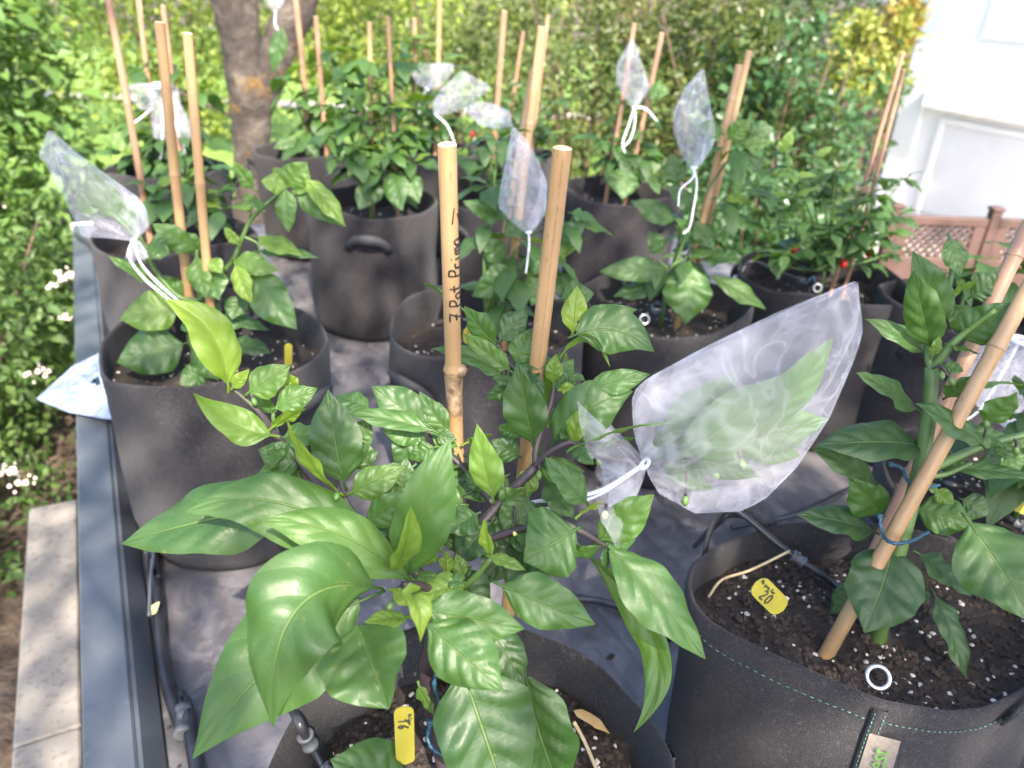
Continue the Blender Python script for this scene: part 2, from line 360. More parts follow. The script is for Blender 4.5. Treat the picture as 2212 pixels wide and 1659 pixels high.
def leaf_material(name, c_dark, c_mid, c_young):
    """UV: x -1..1 across the blade, y 0..1 from base to tip; object property 'tone' 0 mature .. 1 young"""
    m, nt, p, o = newmat(name)
    uv = nt.nodes.new('ShaderNodeUVMap').outputs[0]
    sx = nt.nodes.new('ShaderNodeSeparateXYZ'); nt.links.new(uv, sx.inputs[0]); U, V = sx.outputs[0], sx.outputs[1]
    at = nt.nodes.new('ShaderNodeAttribute'); at.attribute_type = 'OBJECT'; at.attribute_name = 'tone'
    rnd = nt.nodes.new('ShaderNodeObjectInfo').outputs['Random']
    co = objco(nt); n1 = noise(nt, 55, 4, 0.65, coord=co); n2 = noise(nt, 260, 3, 0.6, coord=co)
    au = math_(nt, 'ABSOLUTE', U)
    ph = math_(nt, 'SUBTRACT', math_(nt, 'MULTIPLY', V, 5.5), math_(nt, 'MULTIPLY', au, 1.5))
    sn = math_(nt, 'ABSOLUTE', math_(nt, 'SINE', math_(nt, 'MULTIPLY', ph, math.pi)))
    side = ramp(nt, sn, [(0.0, (1, 1, 1)), (0.09, (0, 0, 0))])
    mid = ramp(nt, au, [(0.010, (1, 1, 1)), (0.040, (0, 0, 0))])
    vor = nd(nt, 'ShaderNodeTexVoronoi', Scale=420.0); vor.feature = 'DISTANCE_TO_EDGE'; nt.links.new(co, vor.inputs['Vector'])
    net = ramp(nt, vor.outputs['Distance'], [(0.0, (1, 1, 1)), (0.12, (0, 0, 0))])
    tone = math_(nt, 'ADD', at.outputs['Fac'], math_(nt, 'MULTIPLY', math_(nt, 'SUBTRACT', rnd, 0.5), 0.40), True)
    base = ramp(nt, tone, [(0.0, c_dark), (0.45, c_mid), (1.0, c_young)])
    base = mixc(nt, math_(nt, 'MULTIPLY', n1, 0.45), base, tuple(x * 0.55 for x in c_mid))
    vein = mixc(nt, 0.5, base, (0.24, 0.34, 0.10))
    vf = math_(nt, 'MAXIMUM', math_(nt, 'MULTIPLY', mid, 0.85), math_(nt, 'MAXIMUM', math_(nt, 'MULTIPLY', side, 0.26), math_(nt, 'MULTIPLY', net, 0.14)))
    base = mixc(nt, vf, base, vein)
    spot = ramp(nt, noise(nt, 130, 2, 0.5, coord=co), [(0.69, (0, 0, 0)), (0.74, (1, 1, 1))])
    base = mixc(nt, math_(nt, 'MULTIPLY', spot, 0.45), base, (0.20, 0.20, 0.05))
    base = mixc(nt, math_(nt, 'MULTIPLY', ramp(nt, noise(nt, 18, 3, 0.6, coord=co), [(0.45, (0, 0, 0)), (0.7, (1, 1, 1))]), 0.35), base, (0.10, 0.17, 0.055))
    nt.links.new(base, p.inputs['Base Color'])
    nt.links.new(ramp(nt, n1, [(0.3, (0.40,) * 3), (0.7, (0.58,) * 3)]), p.inputs['Roughness'])
    p.inputs['Specular IOR Level'].default_value = 0.6
    pil = math_(nt, 'POWER', sn, 0.6); n3 = noise(nt, 150, 3, 0.6, coord=co)
    h = math_(nt, 'ADD', math_(nt, 'ADD', math_(nt, 'MULTIPLY', n2, 0.10), math_(nt, 'MULTIPLY', n3, 0.17)), math_(nt, 'SUBTRACT', math_(nt, 'MULTIPLY', pil, 0.12), math_(nt, 'MULTIPLY', mid, 0.5)))
    nb = bump(nt, h, 0.7, 0.0024, p)
    tl = nd(nt, 'ShaderNodeBsdfTranslucent'); nt.links.new(nb, tl.inputs['Normal'])
    tc = ramp(nt, tone, [(0.0, (0.085, 0.175, 0.014)), (0.5, (0.17, 0.31, 0.018)), (1.0, (0.42, 0.56, 0.025))])
    nt.links.new(mixc(nt, math_(nt, 'MULTIPLY', vf, 0.6), tc, (0.07, 0.16, 0.01)), tl.inputs[0])
    mx = nd(nt, 'ShaderNodeMixShader'); mx.inputs[0].default_value = 0.38
    nt.links.new(p.outputs[0], mx.inputs[1]); nt.links.new(tl.outputs[0], mx.inputs[2]); nt.links.new(mx.outputs[0], o.inputs[0])
    return m
make_materials()
# ------------------------------------------------------------------ axes of the terrace: u along the rail, v to the right
UA = rad(28.0)
u = Vector((-math.sin(UA), math.cos(UA), 0)); v = Vector((math.cos(UA), math.sin(UA), 0)); zz = Vector((0, 0, 1))
AX = (v, u, zz)
def AB(a, b, z=0.0): return u * a + v * b + zz * z
BED_Z, RIM_Z, SOIL_Z = 0.75, 1.06, 1.005

def sheet(x0, x1, y0, y1, z, nx, ny, fn=None, ax=None):
    X, Y = (ax or (Vector((1, 0, 0)), Vector((0, 1, 0))))[:2]
    V, Fc = [], []
    for j in range(ny + 1):
        for i in range(nx + 1):
            x = x0 + (x1 - x0) * i / nx; y = y0 + (y1 - y0) * j / ny
            V.append(X * x + Y * y + zz * (z + (fn(x, y) if fn else 0)))
    for j in range(ny):
        for i in range(nx):
            k = j * (nx + 1) + i; Fc.append((k, k + 1, k + nx + 2, k + nx + 1))
    return V, Fc
def structure(name, vf, mat, smooth=True, uvs=None):
    return tag(part(name, vf, mat, None, smooth=smooth), kind='structure')

# ground, lawn and path
structure('ground', sheet(-150, 150, -150, 150, 0, 2, 2), M['earth'])
structure('lawn', sheet(-9, 2.4, 5.6, 22, 0.004, 40, 40, lambda x, y: 0.02 + 0.02 * vnoise((x, y, 0), 1.3)), M['grass'])
structure('gravel_path', sheet(-9, 1.0, 9.6, 10.0, 0.06, 30, 4, lambda x, y: 0.01 * vnoise((x, y, 3), 2)), M['gravel'])
structure('paving', sheet(1.3, 6.5, 2.2, 7.5, 0.006, 10, 10), M['paver'])
def earth_bumps(x, y):
    return 0.02 + 0.025 * vnoise((x, y, 0), 6) + 0.012 * vnoise((x, y, 5), 19)
structure('flower_bed_soil', sheet(-3.4, -0.3, -0.6, 4.0, 0.0, 90, 120, earth_bumps), M['earth'])

# platform that carries the bags, with its ribbed liner
b0, b1, a0, a1 = -0.085, 1.75, -0.55, 2.74
structure('platform', box(AB((a0 + a1) / 2, (b0 + b1) / 2, 0.37), b1 - b0, a1 - a0, 0.74, AX, 0.004), M['rail_dark'])
def liner_h(b, a):
    env = 0.5 + 0.5 * vnoise((a, b, 1.0), 2.2)
    rib = abs(math.sin(b * math.pi / 0.034)) ** 0.6
    return 0.0034 * rib * max(0.0, env) + 0.0045 * vnoise((a * 1.0, b * 2.2, 0), 4.0) + 0.006
structure('liner_sheet', sheet(b0 + 0.012, b1 - 0.01, a0 + 0.01, a1 - 0.01, BED_Z - 0.008, 420, 60, liner_h, AX), M['liner'])

# grey metal edge rail along the left of the platform
def extrude(profile, s0, s1, seg=1):
    V, Fc = [], []; n = len(profile)
    for i in range(seg + 1):
        for b, z in profile: V.append(AB(s0 + (s1 - s0) * i / seg, b, z))
    for i in range(seg):
        for k in range(n): Fc.append((i * n + k, i * n + (k + 1) % n, (i + 1) * n + (k + 1) % n, (i + 1) * n + k))
    Fc.append(tuple(range(n - 1, -1, -1))); Fc.append(tuple(seg * n + k for k in range(n)))
    return V, Fc
og = AB(1.1, -0.11, 0.0)
rail = thing('edge_rail', 'long blue-grey metal edge rail along the platform of grow bags', 'rail', og)
part('top_plate', extrude([(-0.143, 0.742), (-0.141, 0.797), (-0.138, 0.800), (-0.092, 0.800), (-0.089, 0.797), (-0.0865, 0.742)], a0, a1), M['rail'], rail, og, False)
part('inner_lip', extrude([(-0.0862, 0.742), (-0.0885, 0.7966), (-0.084, 0.7955), (-0.0655, 0.7605), (-0.066, 0.7565)], a0, a1), M['rail'], rail, og, False)
part('end_cap', box(AB(a1 + 0.004, -0.114, 0.77), 0.062, 0.006, 0.066, AX, 0.002), M['trim'], rail, og, False)

# speckled stone coping outside the rail
def W_stone(x, y): return PZ(x, y, 0.30)
p_far = W_stone(112, 1088); p_mid = W_stone(105, 1590)
bs = (p_far.dot(v) + p_mid.dot(v)) / 2; wst = 0.108
for (s0, s1, lab) in ((p_mid.dot(u) + 0.002, p_far.dot(u), 'speckled beige stone slab beside the rail, ending in the shrubs'), (p_mid.dot(u) - 0.9, p_mid.dot(u) - 0.002, 'speckled beige stone slab beside the rail, next behind the joint')):
    c = AB((s0 + s1) / 2, bs, 0.15)
    o = part('stone_slab', box(c, wst, s1 - s0, 0.30, AX, 0.004), M['stone'], None, (c.x, c.y, 0), False)
    o.location = (c.x, c.y, 0); tag(o, lab, 'slab', 'stone slabs along the platform')

# ------------------------------------------------------------------ white house behind on the right
hc = PY(2018, 0, 6.2); hc.z = 0
HL, HH = 6.5, 3.4
og = hc.copy(); house = thing('house', 'white house with ledge and roller shutters behind the brown lattice', 'house', og)
def HW(s, z, out=0.0): return hc - u * s + zz * z - v * out          # s metres from the corner, z up, out of the wall
def hpix(x, y):
    d = ray(x, y); o = Vector((0, 0, CAM_Z)); t = (hc - o).dot(v) / d.dot(v); p = o + d * t
    return -(p - hc).dot(u), p.z
def hbox(s0, s1, z0, z1, o0, o1, bev=0.004): return box(HW((s0 + s1) / 2, (z0 + z1) / 2, (o0 + o1) / 2), o1 - o0, s1 - s0, z1 - z0, AX, bev)
s_l, z_l = hpix(1985, 226); s_w, z_w = hpix(2044, 268); s_b, z_b = hpix(1960, 470); s_t, z_t = hpix(2121, 84)
part('wall', hbox(0, HL, 0, HH, -4.0, 0.0, 0.01), M['wall'], house, og, False)
part('corner_board', hbox(-0.03, 0.17, 0.02, HH - 0.02, 0.002, 0.035), M['trim'], house, og, False)
part('ledge', hbox(0.20, HL, z_l, z_l + 0.16, 0.002, 0.11, 0.01), M['trim'], house, og, False)
for i in range(3):
    w0 = s_w + i * 1.75
    if w0 + 1.5 > HL: break
    sh = part('shutter', hbox(w0, w0 + 1.5, 0.08, z_w, 0.002, 0.012), M['shade_cloth'], house, og, False)
    nsl = max(4, int((z_w - 0.08) / 0.028))
    for k in range(nsl):
        z0 = 0.085 + k * (z_w - 0.10) / nsl
        part('slat', hbox(w0 + 0.03, w0 + 1.47, z0, z0 + (z_w - 0.10) / nsl - 0.002, 0.0125, 0.0155, 0.001), M['shade_cloth'], sh, og, False)
    part('shutter_frame', join(hbox(w0 - 0.045, w0 - 0.002, 0.05, z_w + 0.04, 0.002, 0.03), hbox(w0 + 1.502, w0 + 1.545, 0.05, z_w + 0.04, 0.002, 0.03), hbox(w0 - 0.002, w0 + 1.502, z_w + 0.002, z_w + 0.04, 0.002, 0.03)), M['trim'], house, og, False)
    part('panel', hbox(s_t + i * 1.75, s_t + i * 1.75 + 1.4, z_t, z_t + 0.9, 0.002, 0.02), M['trim'], house, og, False)
part('roof', box(HW(HL / 2, HH + 0.12, -1.9), 4.7, HL + 0.7, 0.2, AX, 0.02), M['brown'], house, og, False)

# ------------------------------------------------------------------ brown lattice fence in front of the house
FY = 3.0
fl = PY(1878, 462, FY); ftop = fl.z; fdir = Vector((1, 0.03, 0)).normalized(); fn = Vector((-fdir.y, fdir.x, 0)); FAX = (fdir, fn, zz)
def fpx(x): return (PY(x, 500, FY) - PY(1878, 500, FY)).x
og = Vector((fl.x, fl.y, 0))
def fb(s0, s1, z0, z1, t, off=0.0, bev=0.004): return box(og + fdir * ((s0 + s1) / 2) + fn * off + zz * ((z0 + z1) / 2), s1 - s0, t, z1 - z0, FAX, bev)
fence = thing('lattice_fence', 'low brown plastic lattice fence in front of the white house', 'fence', og)
posts = [0.10, fpx(2152), fpx(2152) * 2 - 0.1, fpx(2152) * 3 - 0.2]
for s in posts:
    q = part('post', fb(s - 0.02, s + 0.02, 0, ftop + 0.03, 0.04), M['brown'], fence, og, False)
    part('post_cap', fb(s - 0.025, s + 0.025, ftop + 0.0302, ftop + 0.045, 0.05), M['brown'], q, og, False)
zl0 = ftop - 0.165
for i in range(0, len(posts) - 1):
    s0 = posts[i] + 0.0205; s1 = posts[i + 1] - 0.0205
    pn = part('top_rail', fb(s0, s1, ftop - 0.035, ftop, 0.03), M['brown'], fence, og, False)
    part('lower_panel', fb(s0, s1, 0.06, zl0, 0.022), M['brown'], fence, og, False)
    for e0, e1 in ((s0 + 0.0005, s0 + 0.05), (s1 - 0.05, s1 - 0.0005)): part('frame_stile', fb(e0, e1, zl0 + 0.0005, ftop - 0.0355, 0.024), M['brown'], fence, og, False)
    zc0, zc1 = zl0 + 0.001, ftop - 0.036; span = (s1 - 0.05) - (s0 + 0.05); h = zc1 - zc0; pit = 0.034
    for d in (1, -1):
        k = -int(h / pit) - 1
        while k * pit < span + h:
            # slat runs from (x0,0) to (x0+h,h) for d=1; clipped to the field
            x0 = k * pit; t0 = max(0.0, -x0); t1 = min(h, span - x0); k += 1
            if t1 - t0 < 0.012: continue
            xa, xb = x0 + t0, x0 + t1
            if d < 0: xa, xb = span - xa, span - xb
            A = og + fdir * (s0 + 0.05 + xa) + zz * (zc0 + t0) + fn * (0.0042 * d); B = og + fdir * (s0 + 0.05 + xb) + zz * (zc0 + t1) + fn * (0.0042 * d)
            dv = (B - A); L = dv.length; dv.normalize()
            part('slat', box((A + B) / 2, L, 0.008, 0.011, (dv, fn, dv.cross(fn))), M['brown'], pn, og, False)

# ------------------------------------------------------------------ foliage clouds
RNG = np.random.default_rng(7)
def cloud(n, cen, radii, clumps, leaf, spread=0.22, shell=0.55, zmin=None, flat=0.35, rng=None):
    rng = rng or RNG
    d = rng.normal(size=(clumps, 3)); d /= np.linalg.norm(d, axis=1)[:, None]
    rr = shell + (1 - shell) * rng.random(clumps) ** 0.6
    cc = d * rr[:, None] * np.array(radii) * rng.uniform(0.82, 1.08, (clumps, 1))
    ci = rng.integers(0, clumps, n); sc = spread * rng.uniform(0.5, 1.3, clumps)[ci]
    P = cc[ci] + rng.normal(size=(n, 3)) * sc[:, None] * np.array(radii)
    out = P / (np.array(radii) + 1e-6); P = P + np.array(cen)
    if zmin is not None:
        k = P[:, 2] > zmin; P, out = P[k], out[k]
    n = len(P)
    ax = rng.normal(size=(n, 3)) * 0.8 + out * 0.7; ax[:, 2] -= 0.25
    ax /= np.linalg.norm(ax, axis=1)[:, None]
    nn = rng.normal(size=(n, 3)) * 0.7 + out * 0.5; nn[:, 2] += 0.7
    s = np.cross(ax, nn); s /= (np.linalg.norm(s, axis=1)[:, None] + 1e-9); nn = np.cross(s, ax)
    L = leaf * rng.uniform(0.6, 1.25, n)[:, None]; w = L * rng.uniform(0.22, 0.32, n)[:, None]
    m = P + ax * L * 0.42
    V = np.stack([P, m + s * w + nn * w * flat, P + ax * L - nn * L * 0.12, m - s * w + nn * w * flat], 1).reshape(-1, 3)
    return V
def cloud_mesh(name, V, mat):
    n = len(V) // 4; me = bpy.data.meshes.new(name)
    me.vertices.add(len(V)); me.vertices.foreach_set('co', V.astype(np.float32).ravel())
    b = np.arange(n)[:, None] * 4
    tri = np.concatenate([b + [0, 1, 2], b + [0, 2, 3]], 1).reshape(-1, 3)
    me.loops.add(tri.size); me.loops.foreach_set('vertex_index', tri.astype(np.int32).ravel())
    me.polygons.add(len(tri)); me.polygons.foreach_set('loop_start', np.arange(0, tri.size, 3, dtype=np.int32)); me.polygons.foreach_set('loop_total', np.full(len(tri), 3, dtype=np.int32))
    me.update(calc_edges=True); me.validate(); me.materials.append(mat); return me
def shrub(name, label, cen, radii, n, leaf, mat, seed, clumps=70, stems=7, group=None, spread=0.2, cat='shrub', zmin=0.03, extra=None, shell=0.55, stem_mat='twig'):
    rng = np.random.default_rng(seed); rnd = random.Random(seed)
    og = Vector((cen[0], cen[1], 0)); t = thing(name, label, cat, og, group)
    V = cloud(n, (0, 0, cen[2]), radii, clumps, leaf, spread, shell, zmin, rng=rng)
    f = link('foliage', cloud_mesh('foliage', V, M[mat]), t); f['kind'] = 'stuff'
    parts = []
    for i in range(stems):
        a = rnd.uniform(0, 6.28); r = rnd.uniform(0.3, 0.85)
        e = Vector((math.cos(a) * radii[0] * r, math.sin(a) * radii[1] * r, cen[2] + radii[2] * rnd.uniform(0.2, 0.8)))
        b = Vector((math.cos(a) * 0.06, math.sin(a) * 0.06, 0))
        mid = b.lerp(e, 0.45) + Vector((rnd.uniform(-.05, .05), rnd.uniform(-.05, .05), 0.12))
        r0 = 0.012 + 0.006 * radii[2]
        sp = spline([b, mid, e], 5); o = part('stem', tube(sp, [r0 * (1 - 0.75 * k / (len(sp) - 1)) for k in range(len(sp))], 6), M[stem_mat], t)
    if extra: extra(t, rng, rnd)
    return t
def near_leaves(cen, radii, n, leaf, mat, face):
    """single larger leaves on the side that shows, as parts"""
    tpl = []
    for q in range(5):
        vs, fs = [], []; w = 0.24 + 0.03 * q
        prof = [(0.0, 0.03), (0.12, 0.45), (0.32, 0.95), (0.55, 0.92), (0.78, 0.5), (1.0, 0.02)]
        for (y, x) in prof:
            for sx_ in (-1, 0, 1): vs.append((sx_ * x * w, y, (0.10 * x * w if sx_ else 0) - 0.18 * y * y))
        for j in range(len(prof) - 1):
            for i in range(2): k = j * 3 + i; fs.append((k, k + 1, k + 4, k + 3))
        tpl.append(mesh('shrub_leaf', vs, fs, M[mat]))
    def fn(t, rng, rnd):
        made = 0
        while made < n:
            d = rng.normal(size=3); d /= np.linalg.norm(d)
            if d.dot(np.array(face)) < 0.15: continue
            r = rng.uniform(0.8, 1.1); P = Vector((d[0] * radii[0] * r, d[1] * radii[1] * r, cen[2] + d[2] * radii[2] * r))
            if P.z < 0.15: continue
            ax = (Vector(d) * 0.8 + Vector((rnd.gauss(0, .6), rnd.gauss(0, .6), rnd.gauss(-0.35, .4)))).normalized()
            nn = Vector((rnd.gauss(0, .35), rnd.gauss(0, .35), 1)) + Vector(d) * 0.4
            sx_ = ax.cross(nn).normalized(); nn = sx_.cross(ax)
            L = leaf * rnd.uniform(0.7, 1.3)
            o = link('leaf', tpl[made % 5], t)
            mt = Matrix((sx_ * L, ax * L, nn * L)).transposed().to_4x4(); mt.translation = P; o.matrix_local = mt
            made += 1
    return fn
def blossoms(n, radii, cen):
    def fn(t, rng, rnd):
        for i in range(n):
            a = rnd.uniform(3.4, 6.6); h = rnd.uniform(-0.2, 0.95)
            c = Vector((math.cos(a) * radii[0] * 1.02 * math.sqrt(1 - h * h * .8), math.sin(a) * radii[1] * 1.02 * math.sqrt(1 - h * h * .8), cen[2] + radii[2] * h))
            vf = []
            for k in range(14):
                p = c + Vector((rnd.gauss(0, .018), rnd.gauss(0, .018), rnd.gauss(0, .009))); s = rnd.uniform(0.005, 0.010)
                vv = [p + Vector(q) * s for q in ((1, 0, 0), (0, 1, 0), (-1, 0, 0), (0, -1, 0), (0, 0, 1), (0, 0, -1))]
                vf.append((vv, [(0, 1, 4), (1, 2, 4), (2, 3, 4), (3, 0, 4), (1, 0, 5), (2, 1, 5), (3, 2, 5), (0, 3, 5)]))
            part('flower_cluster', join(*vf), M['flower'], t)
    return fn

c1 = (-2.45, 3.05, 1.05); r1 = (0.74, 0.62, 1.05)
shrub('tall_shrub', 'tall leafy green shrub left of the rail end', c1, r1, 6500, 0.070, 'f_shrub', 11, 90, 12, spread=0.16, extra=near_leaves(c1, r1, 170, 0.085, 'f_shrub', (0.45, -0.85, 0.1)))
c2 = (-3.3, 3.9, 1.1)
shrub('tall_shrub', 'tall green shrub standing behind the leafy shrub by the rail', c2, (1.0, 0.7, 1.2), 5000, 0.075, 'f_shrub', 12, 80, 8, spread=0.17)
c3 = (-1.95, 2.25, 0.42); r3 = (0.55, 0.62, 0.50)
shrub('flowering_shrub', 'low shrub with small creamy flower clusters beside the stone slab', c3, r3, 9000, 0.042, 'f_low', 13, 110, 9, spread=0.13, extra=blossoms(34, r3, c3))
c4 = (-1.72, 1.55, 0.22); r4 = (0.45, 0.45, 0.26)
shrub('flowering_shrub', 'lowest shrub with few pale blossoms at the end of the stone slab', c4, r4, 4500, 0.036, 'f_low', 14, 80, 6, spread=0.13, extra=blossoms(9, r4, c4))
back = [((-5.6, 8.2, 0.9), (1.5, 0.9, 1.3), 5000, 0.07, 'f_lime', 'sunny yellow-green shrub at the back of the lawn, left of the tree'),
        ((-3.4, 12.6, 1.1), (1.8, 0.9, 1.5), 5000, 0.08, 'f_lime', 'bright shrub across the lawn behind the tree trunk'),
        ((-0.9, 13.0, 1.1), (1.8, 0.9, 1.5), 5000, 0.08, 'f_lime', 'bright shrub across the lawn right of the tree trunk'),
        ((-0.35, 5.9, 0.75), (0.75, 0.5, 0.95), 6500, 0.045, 'f_hedge', 'loose olive hedge shrub behind the bag with two grey-brown canes'),
        ((0.45, 5.3, 0.80), (0.72, 0.5, 0.95), 7500, 0.045, 'f_hedge', 'loose olive hedge shrub behind the thick pair of canes'),
        ((1.15, 4.8, 0.80), (0.62, 0.5, 0.95), 7000, 0.045, 'f_hedge', 'loose olive hedge shrub behind the diamond shaped net pouch'),
        ((1.55, 4.75, 0.66), (0.60, 0.5, 0.80), 6500, 0.062, 'f_laurel', 'dark glossy laurel shrub next to the white house'),
        ((1.15, 3.6, 0.42), (0.62, 0.4, 0.50), 5000, 0.055, 'f_laurel', 'low dark laurel shrub in front of the lattice fence'),
        ((2.1, 7.0, 0.9), (0.75, 0.6, 1.15), 4500, 0.06, 'f_dark', 'dark shrub behind the golden one'),
        ((2.28, 5.6, 1.15), (0.30, 0.26, 0.30), 2200, 0.055, 'f_yellow', 'golden yellow shrub at the corner of the white house'),
        ((2.50, 5.75, 1.36), (0.13, 0.14, 0.22), 800, 0.055, 'f_orange', 'orange shrub behind the golden shrub at the house corner'),
        ((1.2, 7.6, 0.9), (1.1, 0.6, 1.15), 6000, 0.05, 'f_brown', 'brownish thin shrub behind the olive hedge shrubs'),
        ((-3.05, 7.4, 0.9), (0.95, 0.5, 1.1), 6000, 0.06, 'f_lime', 'sunlit leafy shrub left behind the tree trunk'),
        ((-1.55, 8.2, 1.0), (0.95, 0.5, 1.0), 6000, 0.06, 'f_lime', 'sunlit leafy shrub right behind the tree trunk'),
        ((-4.4, 5.9, 0.7), (0.9, 0.6, 0.85), 4500, 0.06, 'f_hedge', 'olive shrub on the lawn edge behind the tall shrubs')]
for i, (c, r, n, lf, mt, lab) in enumerate(back):
    shrub('garden_shrub', lab, c, r, int(n * .85), lf * 1.1, mt, 30 + i, 75, 8, 'garden shrubs behind the platform', 0.135, shell=0.3)
V = np.concatenate([cloud(2600, (x, 17 + 2 * math.sin(x), 2.2), (2.4, 1.2, 2.4), 40, 0.16, 0.22, 0.3, 0.1) for x in np.arange(-16, 14, 2.6)])
tag(link('woodland', cloud_mesh('woodland', V, M['f_dark'])), 'dark leafy woodland closing off the garden behind the lawn', 'woodland', kind='stuff')

# ------------------------------------------------------------------ trees
def limb(pts, rs, n=14, seed=0):
    sp = spline(pts, 8); m = len(sp); rr = np.interp(np.linspace(0, 1, m), np.linspace(0, 1, len(rs)), rs)
    V, Fc = tube(sp, list(rr), n)
    k = 0
    for i in range(m):
        for j in range(n):
            p = V[i * n + j]; d = p - sp[i]; V[i * n + j] = sp[i] + d * (1 + 0.10 * vnoise((p.x, p.y, p.z + seed), 9) + 0.05 * vnoise((p.x, p.y, p.z), 25))
    return V, Fc
TY = 4.6
bx = PY(543, 520, TY); bx.z = 0
tree = thing('garden_tree', 'forked tree with grey mottled bark and orange lichen on the lawn', 'tree', bx)
fk = PY(540, 225, TY)
tr = part('trunk', limb([bx - zz * 0.1, PY(543, 370, TY), fk, PY(524, 120, TY), PY(504, -20, TY), PY(480, -170, TY) + Vector((0, -.1, 0.5))], [0.125, 0.098, 0.118, 0.112, 0.125, 0.09], 16), M['bark'], tree, bx)
part('limb', limb([PY(545, 245, TY), PY(578, 170, TY + .03), PY(610, 80, TY + .05), PY(650, -30, TY + .1), PY(700, -200, TY) + Vector((0, 0, 0.5))], [0.10, 0.105, 0.10, 0.10, 0.07], 14, 4), M['bark'], tree, bx)
part('limb', tube(spline([PY(525, 265, TY), PY(480, 240, TY - .05), PY(420, 215, TY - .1), PY(370, 190, TY - .1)], 5), 0.012, 6), M['bark'], tree, bx)
def crown(t, og, cen, radii, n, clumps, leaf, mat, seed, spread=0.16, shell=0.25):
    V = cloud(n, Vector(cen) - Vector(og), radii, clumps, leaf, spread, shell, None, rng=np.random.default_rng(seed))
    f = link('crown', cloud_mesh('crown', V, M[mat]), t); f['kind'] = 'stuff'; return f
crown(tree, bx, (bx.x - .1, bx.y + .3, 4.3), (2.0, 1.6, 1.2), 4200, 60, 0.09, 'f_hedge', 77)
# ------------------------------------------------------------------ shade tree over the platform (out of the picture, on the sun's side)
def shade_tree():
    c = Vector((0.05, 1.05, 1.05)) + sun_vec * 4.6
    base = Vector((c.x + 0.9, c.y - 0.9, 0))
    t = thing('shade_tree', 'leafy garden tree whose branches shade the platform', 'tree', base)
    top = Vector((c.x + 0.4, c.y - 0.4, c.z - 0.3))
    part('trunk', limb([base - zz * 0.1, base + Vector((.05, .1, 1.2)), base.lerp(top, .6), top], [0.14, 0.12, 0.1, 0.05], 14, 9), M['bark'], t, base)
    rnd = random.Random(5)
    for i in range(9):
        a = i * 0.7 + rnd.uniform(-.2, .2); s = base.lerp(top, rnd.uniform(.55, .9))
        e = c + Vector((math.cos(a) * rnd.uniform(.8, 1.6), math.sin(a) * rnd.uniform(.8, 1.5), rnd.uniform(-.3, .4)))
        part('limb', tube(spline([s, s.lerp(e, .5) + zz * .2, e], 5), [0.045, .04, .035, .03, .028, .024, .02, .018, .014, .01, .006], 6), M['bark'], t, base)
    crown(t, base, c, SHADE_R, SHADE_N, SHADE_CL, 0.085, 'f_hedge', SHADE_SEED, 0.115, 0.0)
SHADE_R, SHADE_N, SHADE_CL, SHADE_SEED = (2.4, 2.25, 0.6), 5200, 130, 22
shade_tree()
def side_tree():
    base = Vector((5.6, 1.0, 0)); c = Vector((4.5, 2.1, 4.1)); top = Vector((4.8, 1.8, 4.0))
    t = thing('shade_tree', 'garden tree beside the house that dapples its wall', 'tree', base)
    part('trunk', limb([base - zz * 0.1, base + Vector((-.05, .1, 1.4)), base.lerp(top, .6), top], [0.13, 0.11, 0.09, 0.04], 12, 3), M['bark'], t, base)
    rnd = random.Random(6)
    for i in range(7):
        a = i * 0.9; s = base.lerp(top, rnd.uniform(.6, .95)); e = c + Vector((math.cos(a) * 1.0, math.sin(a) * .9, rnd.uniform(-.2, .3)))
        part('limb', tube(spline([s, s.lerp(e, .5) + zz * .15, e], 4), [.035, .03, .028, .025, .02, .018, .014, .01, .006], 6), M['bark'], t, base)
    crown(t, base, c, (1.35, 1.2, .5), 3600, 90, 0.085, 'f_hedge', 5, 0.13, 0.0)
side_tree()

# ------------------------------------------------------------------ grow bags
def pot_center(x, y): return PZ(x, y, RIM_Z)
POTS = {}
def perlite_mesh(pts, smin, smax, rnd):
    V, Fc = [], []
    for p in pts:
        s = rnd.uniform(smin, smax); n = len(V); q = (rnd.uniform(.7, 1.3), rnd.uniform(.7, 1.3), rnd.uniform(.6, 1.1)); w = rnd.uniform(0, 6.28); cw, sw = math.cos(w), math.sin(w)
        for a in ((1, 0, 0), (0, 1, 0), (-1, 0, 0), (0, -1, 0), (0, 0, 1), (0, 0, -1), (.6, .6, .5), (-.6, .6, -.4), (.6, -.6, .45), (-.6, -.6, .5)):
            x, y, z = a[0] * q[0], a[1] * q[1], a[2] * q[2]
            V.append(Vector(p) + Vector((x * cw - y * sw, x * sw + y * cw, z)) * s)
        for f in ((0, 6, 4), (6, 1, 4), (1, 2, 4), (2, 9, 4), (9, 3, 4), (3, 8, 4), (8, 0, 4), (1, 0, 5), (2, 1, 5), (3, 2, 5), (0, 3, 5), (0, 1, 6), (2, 3, 9), (3, 0, 8)): Fc.append(tuple(i + n for i in f))
    return V, Fc
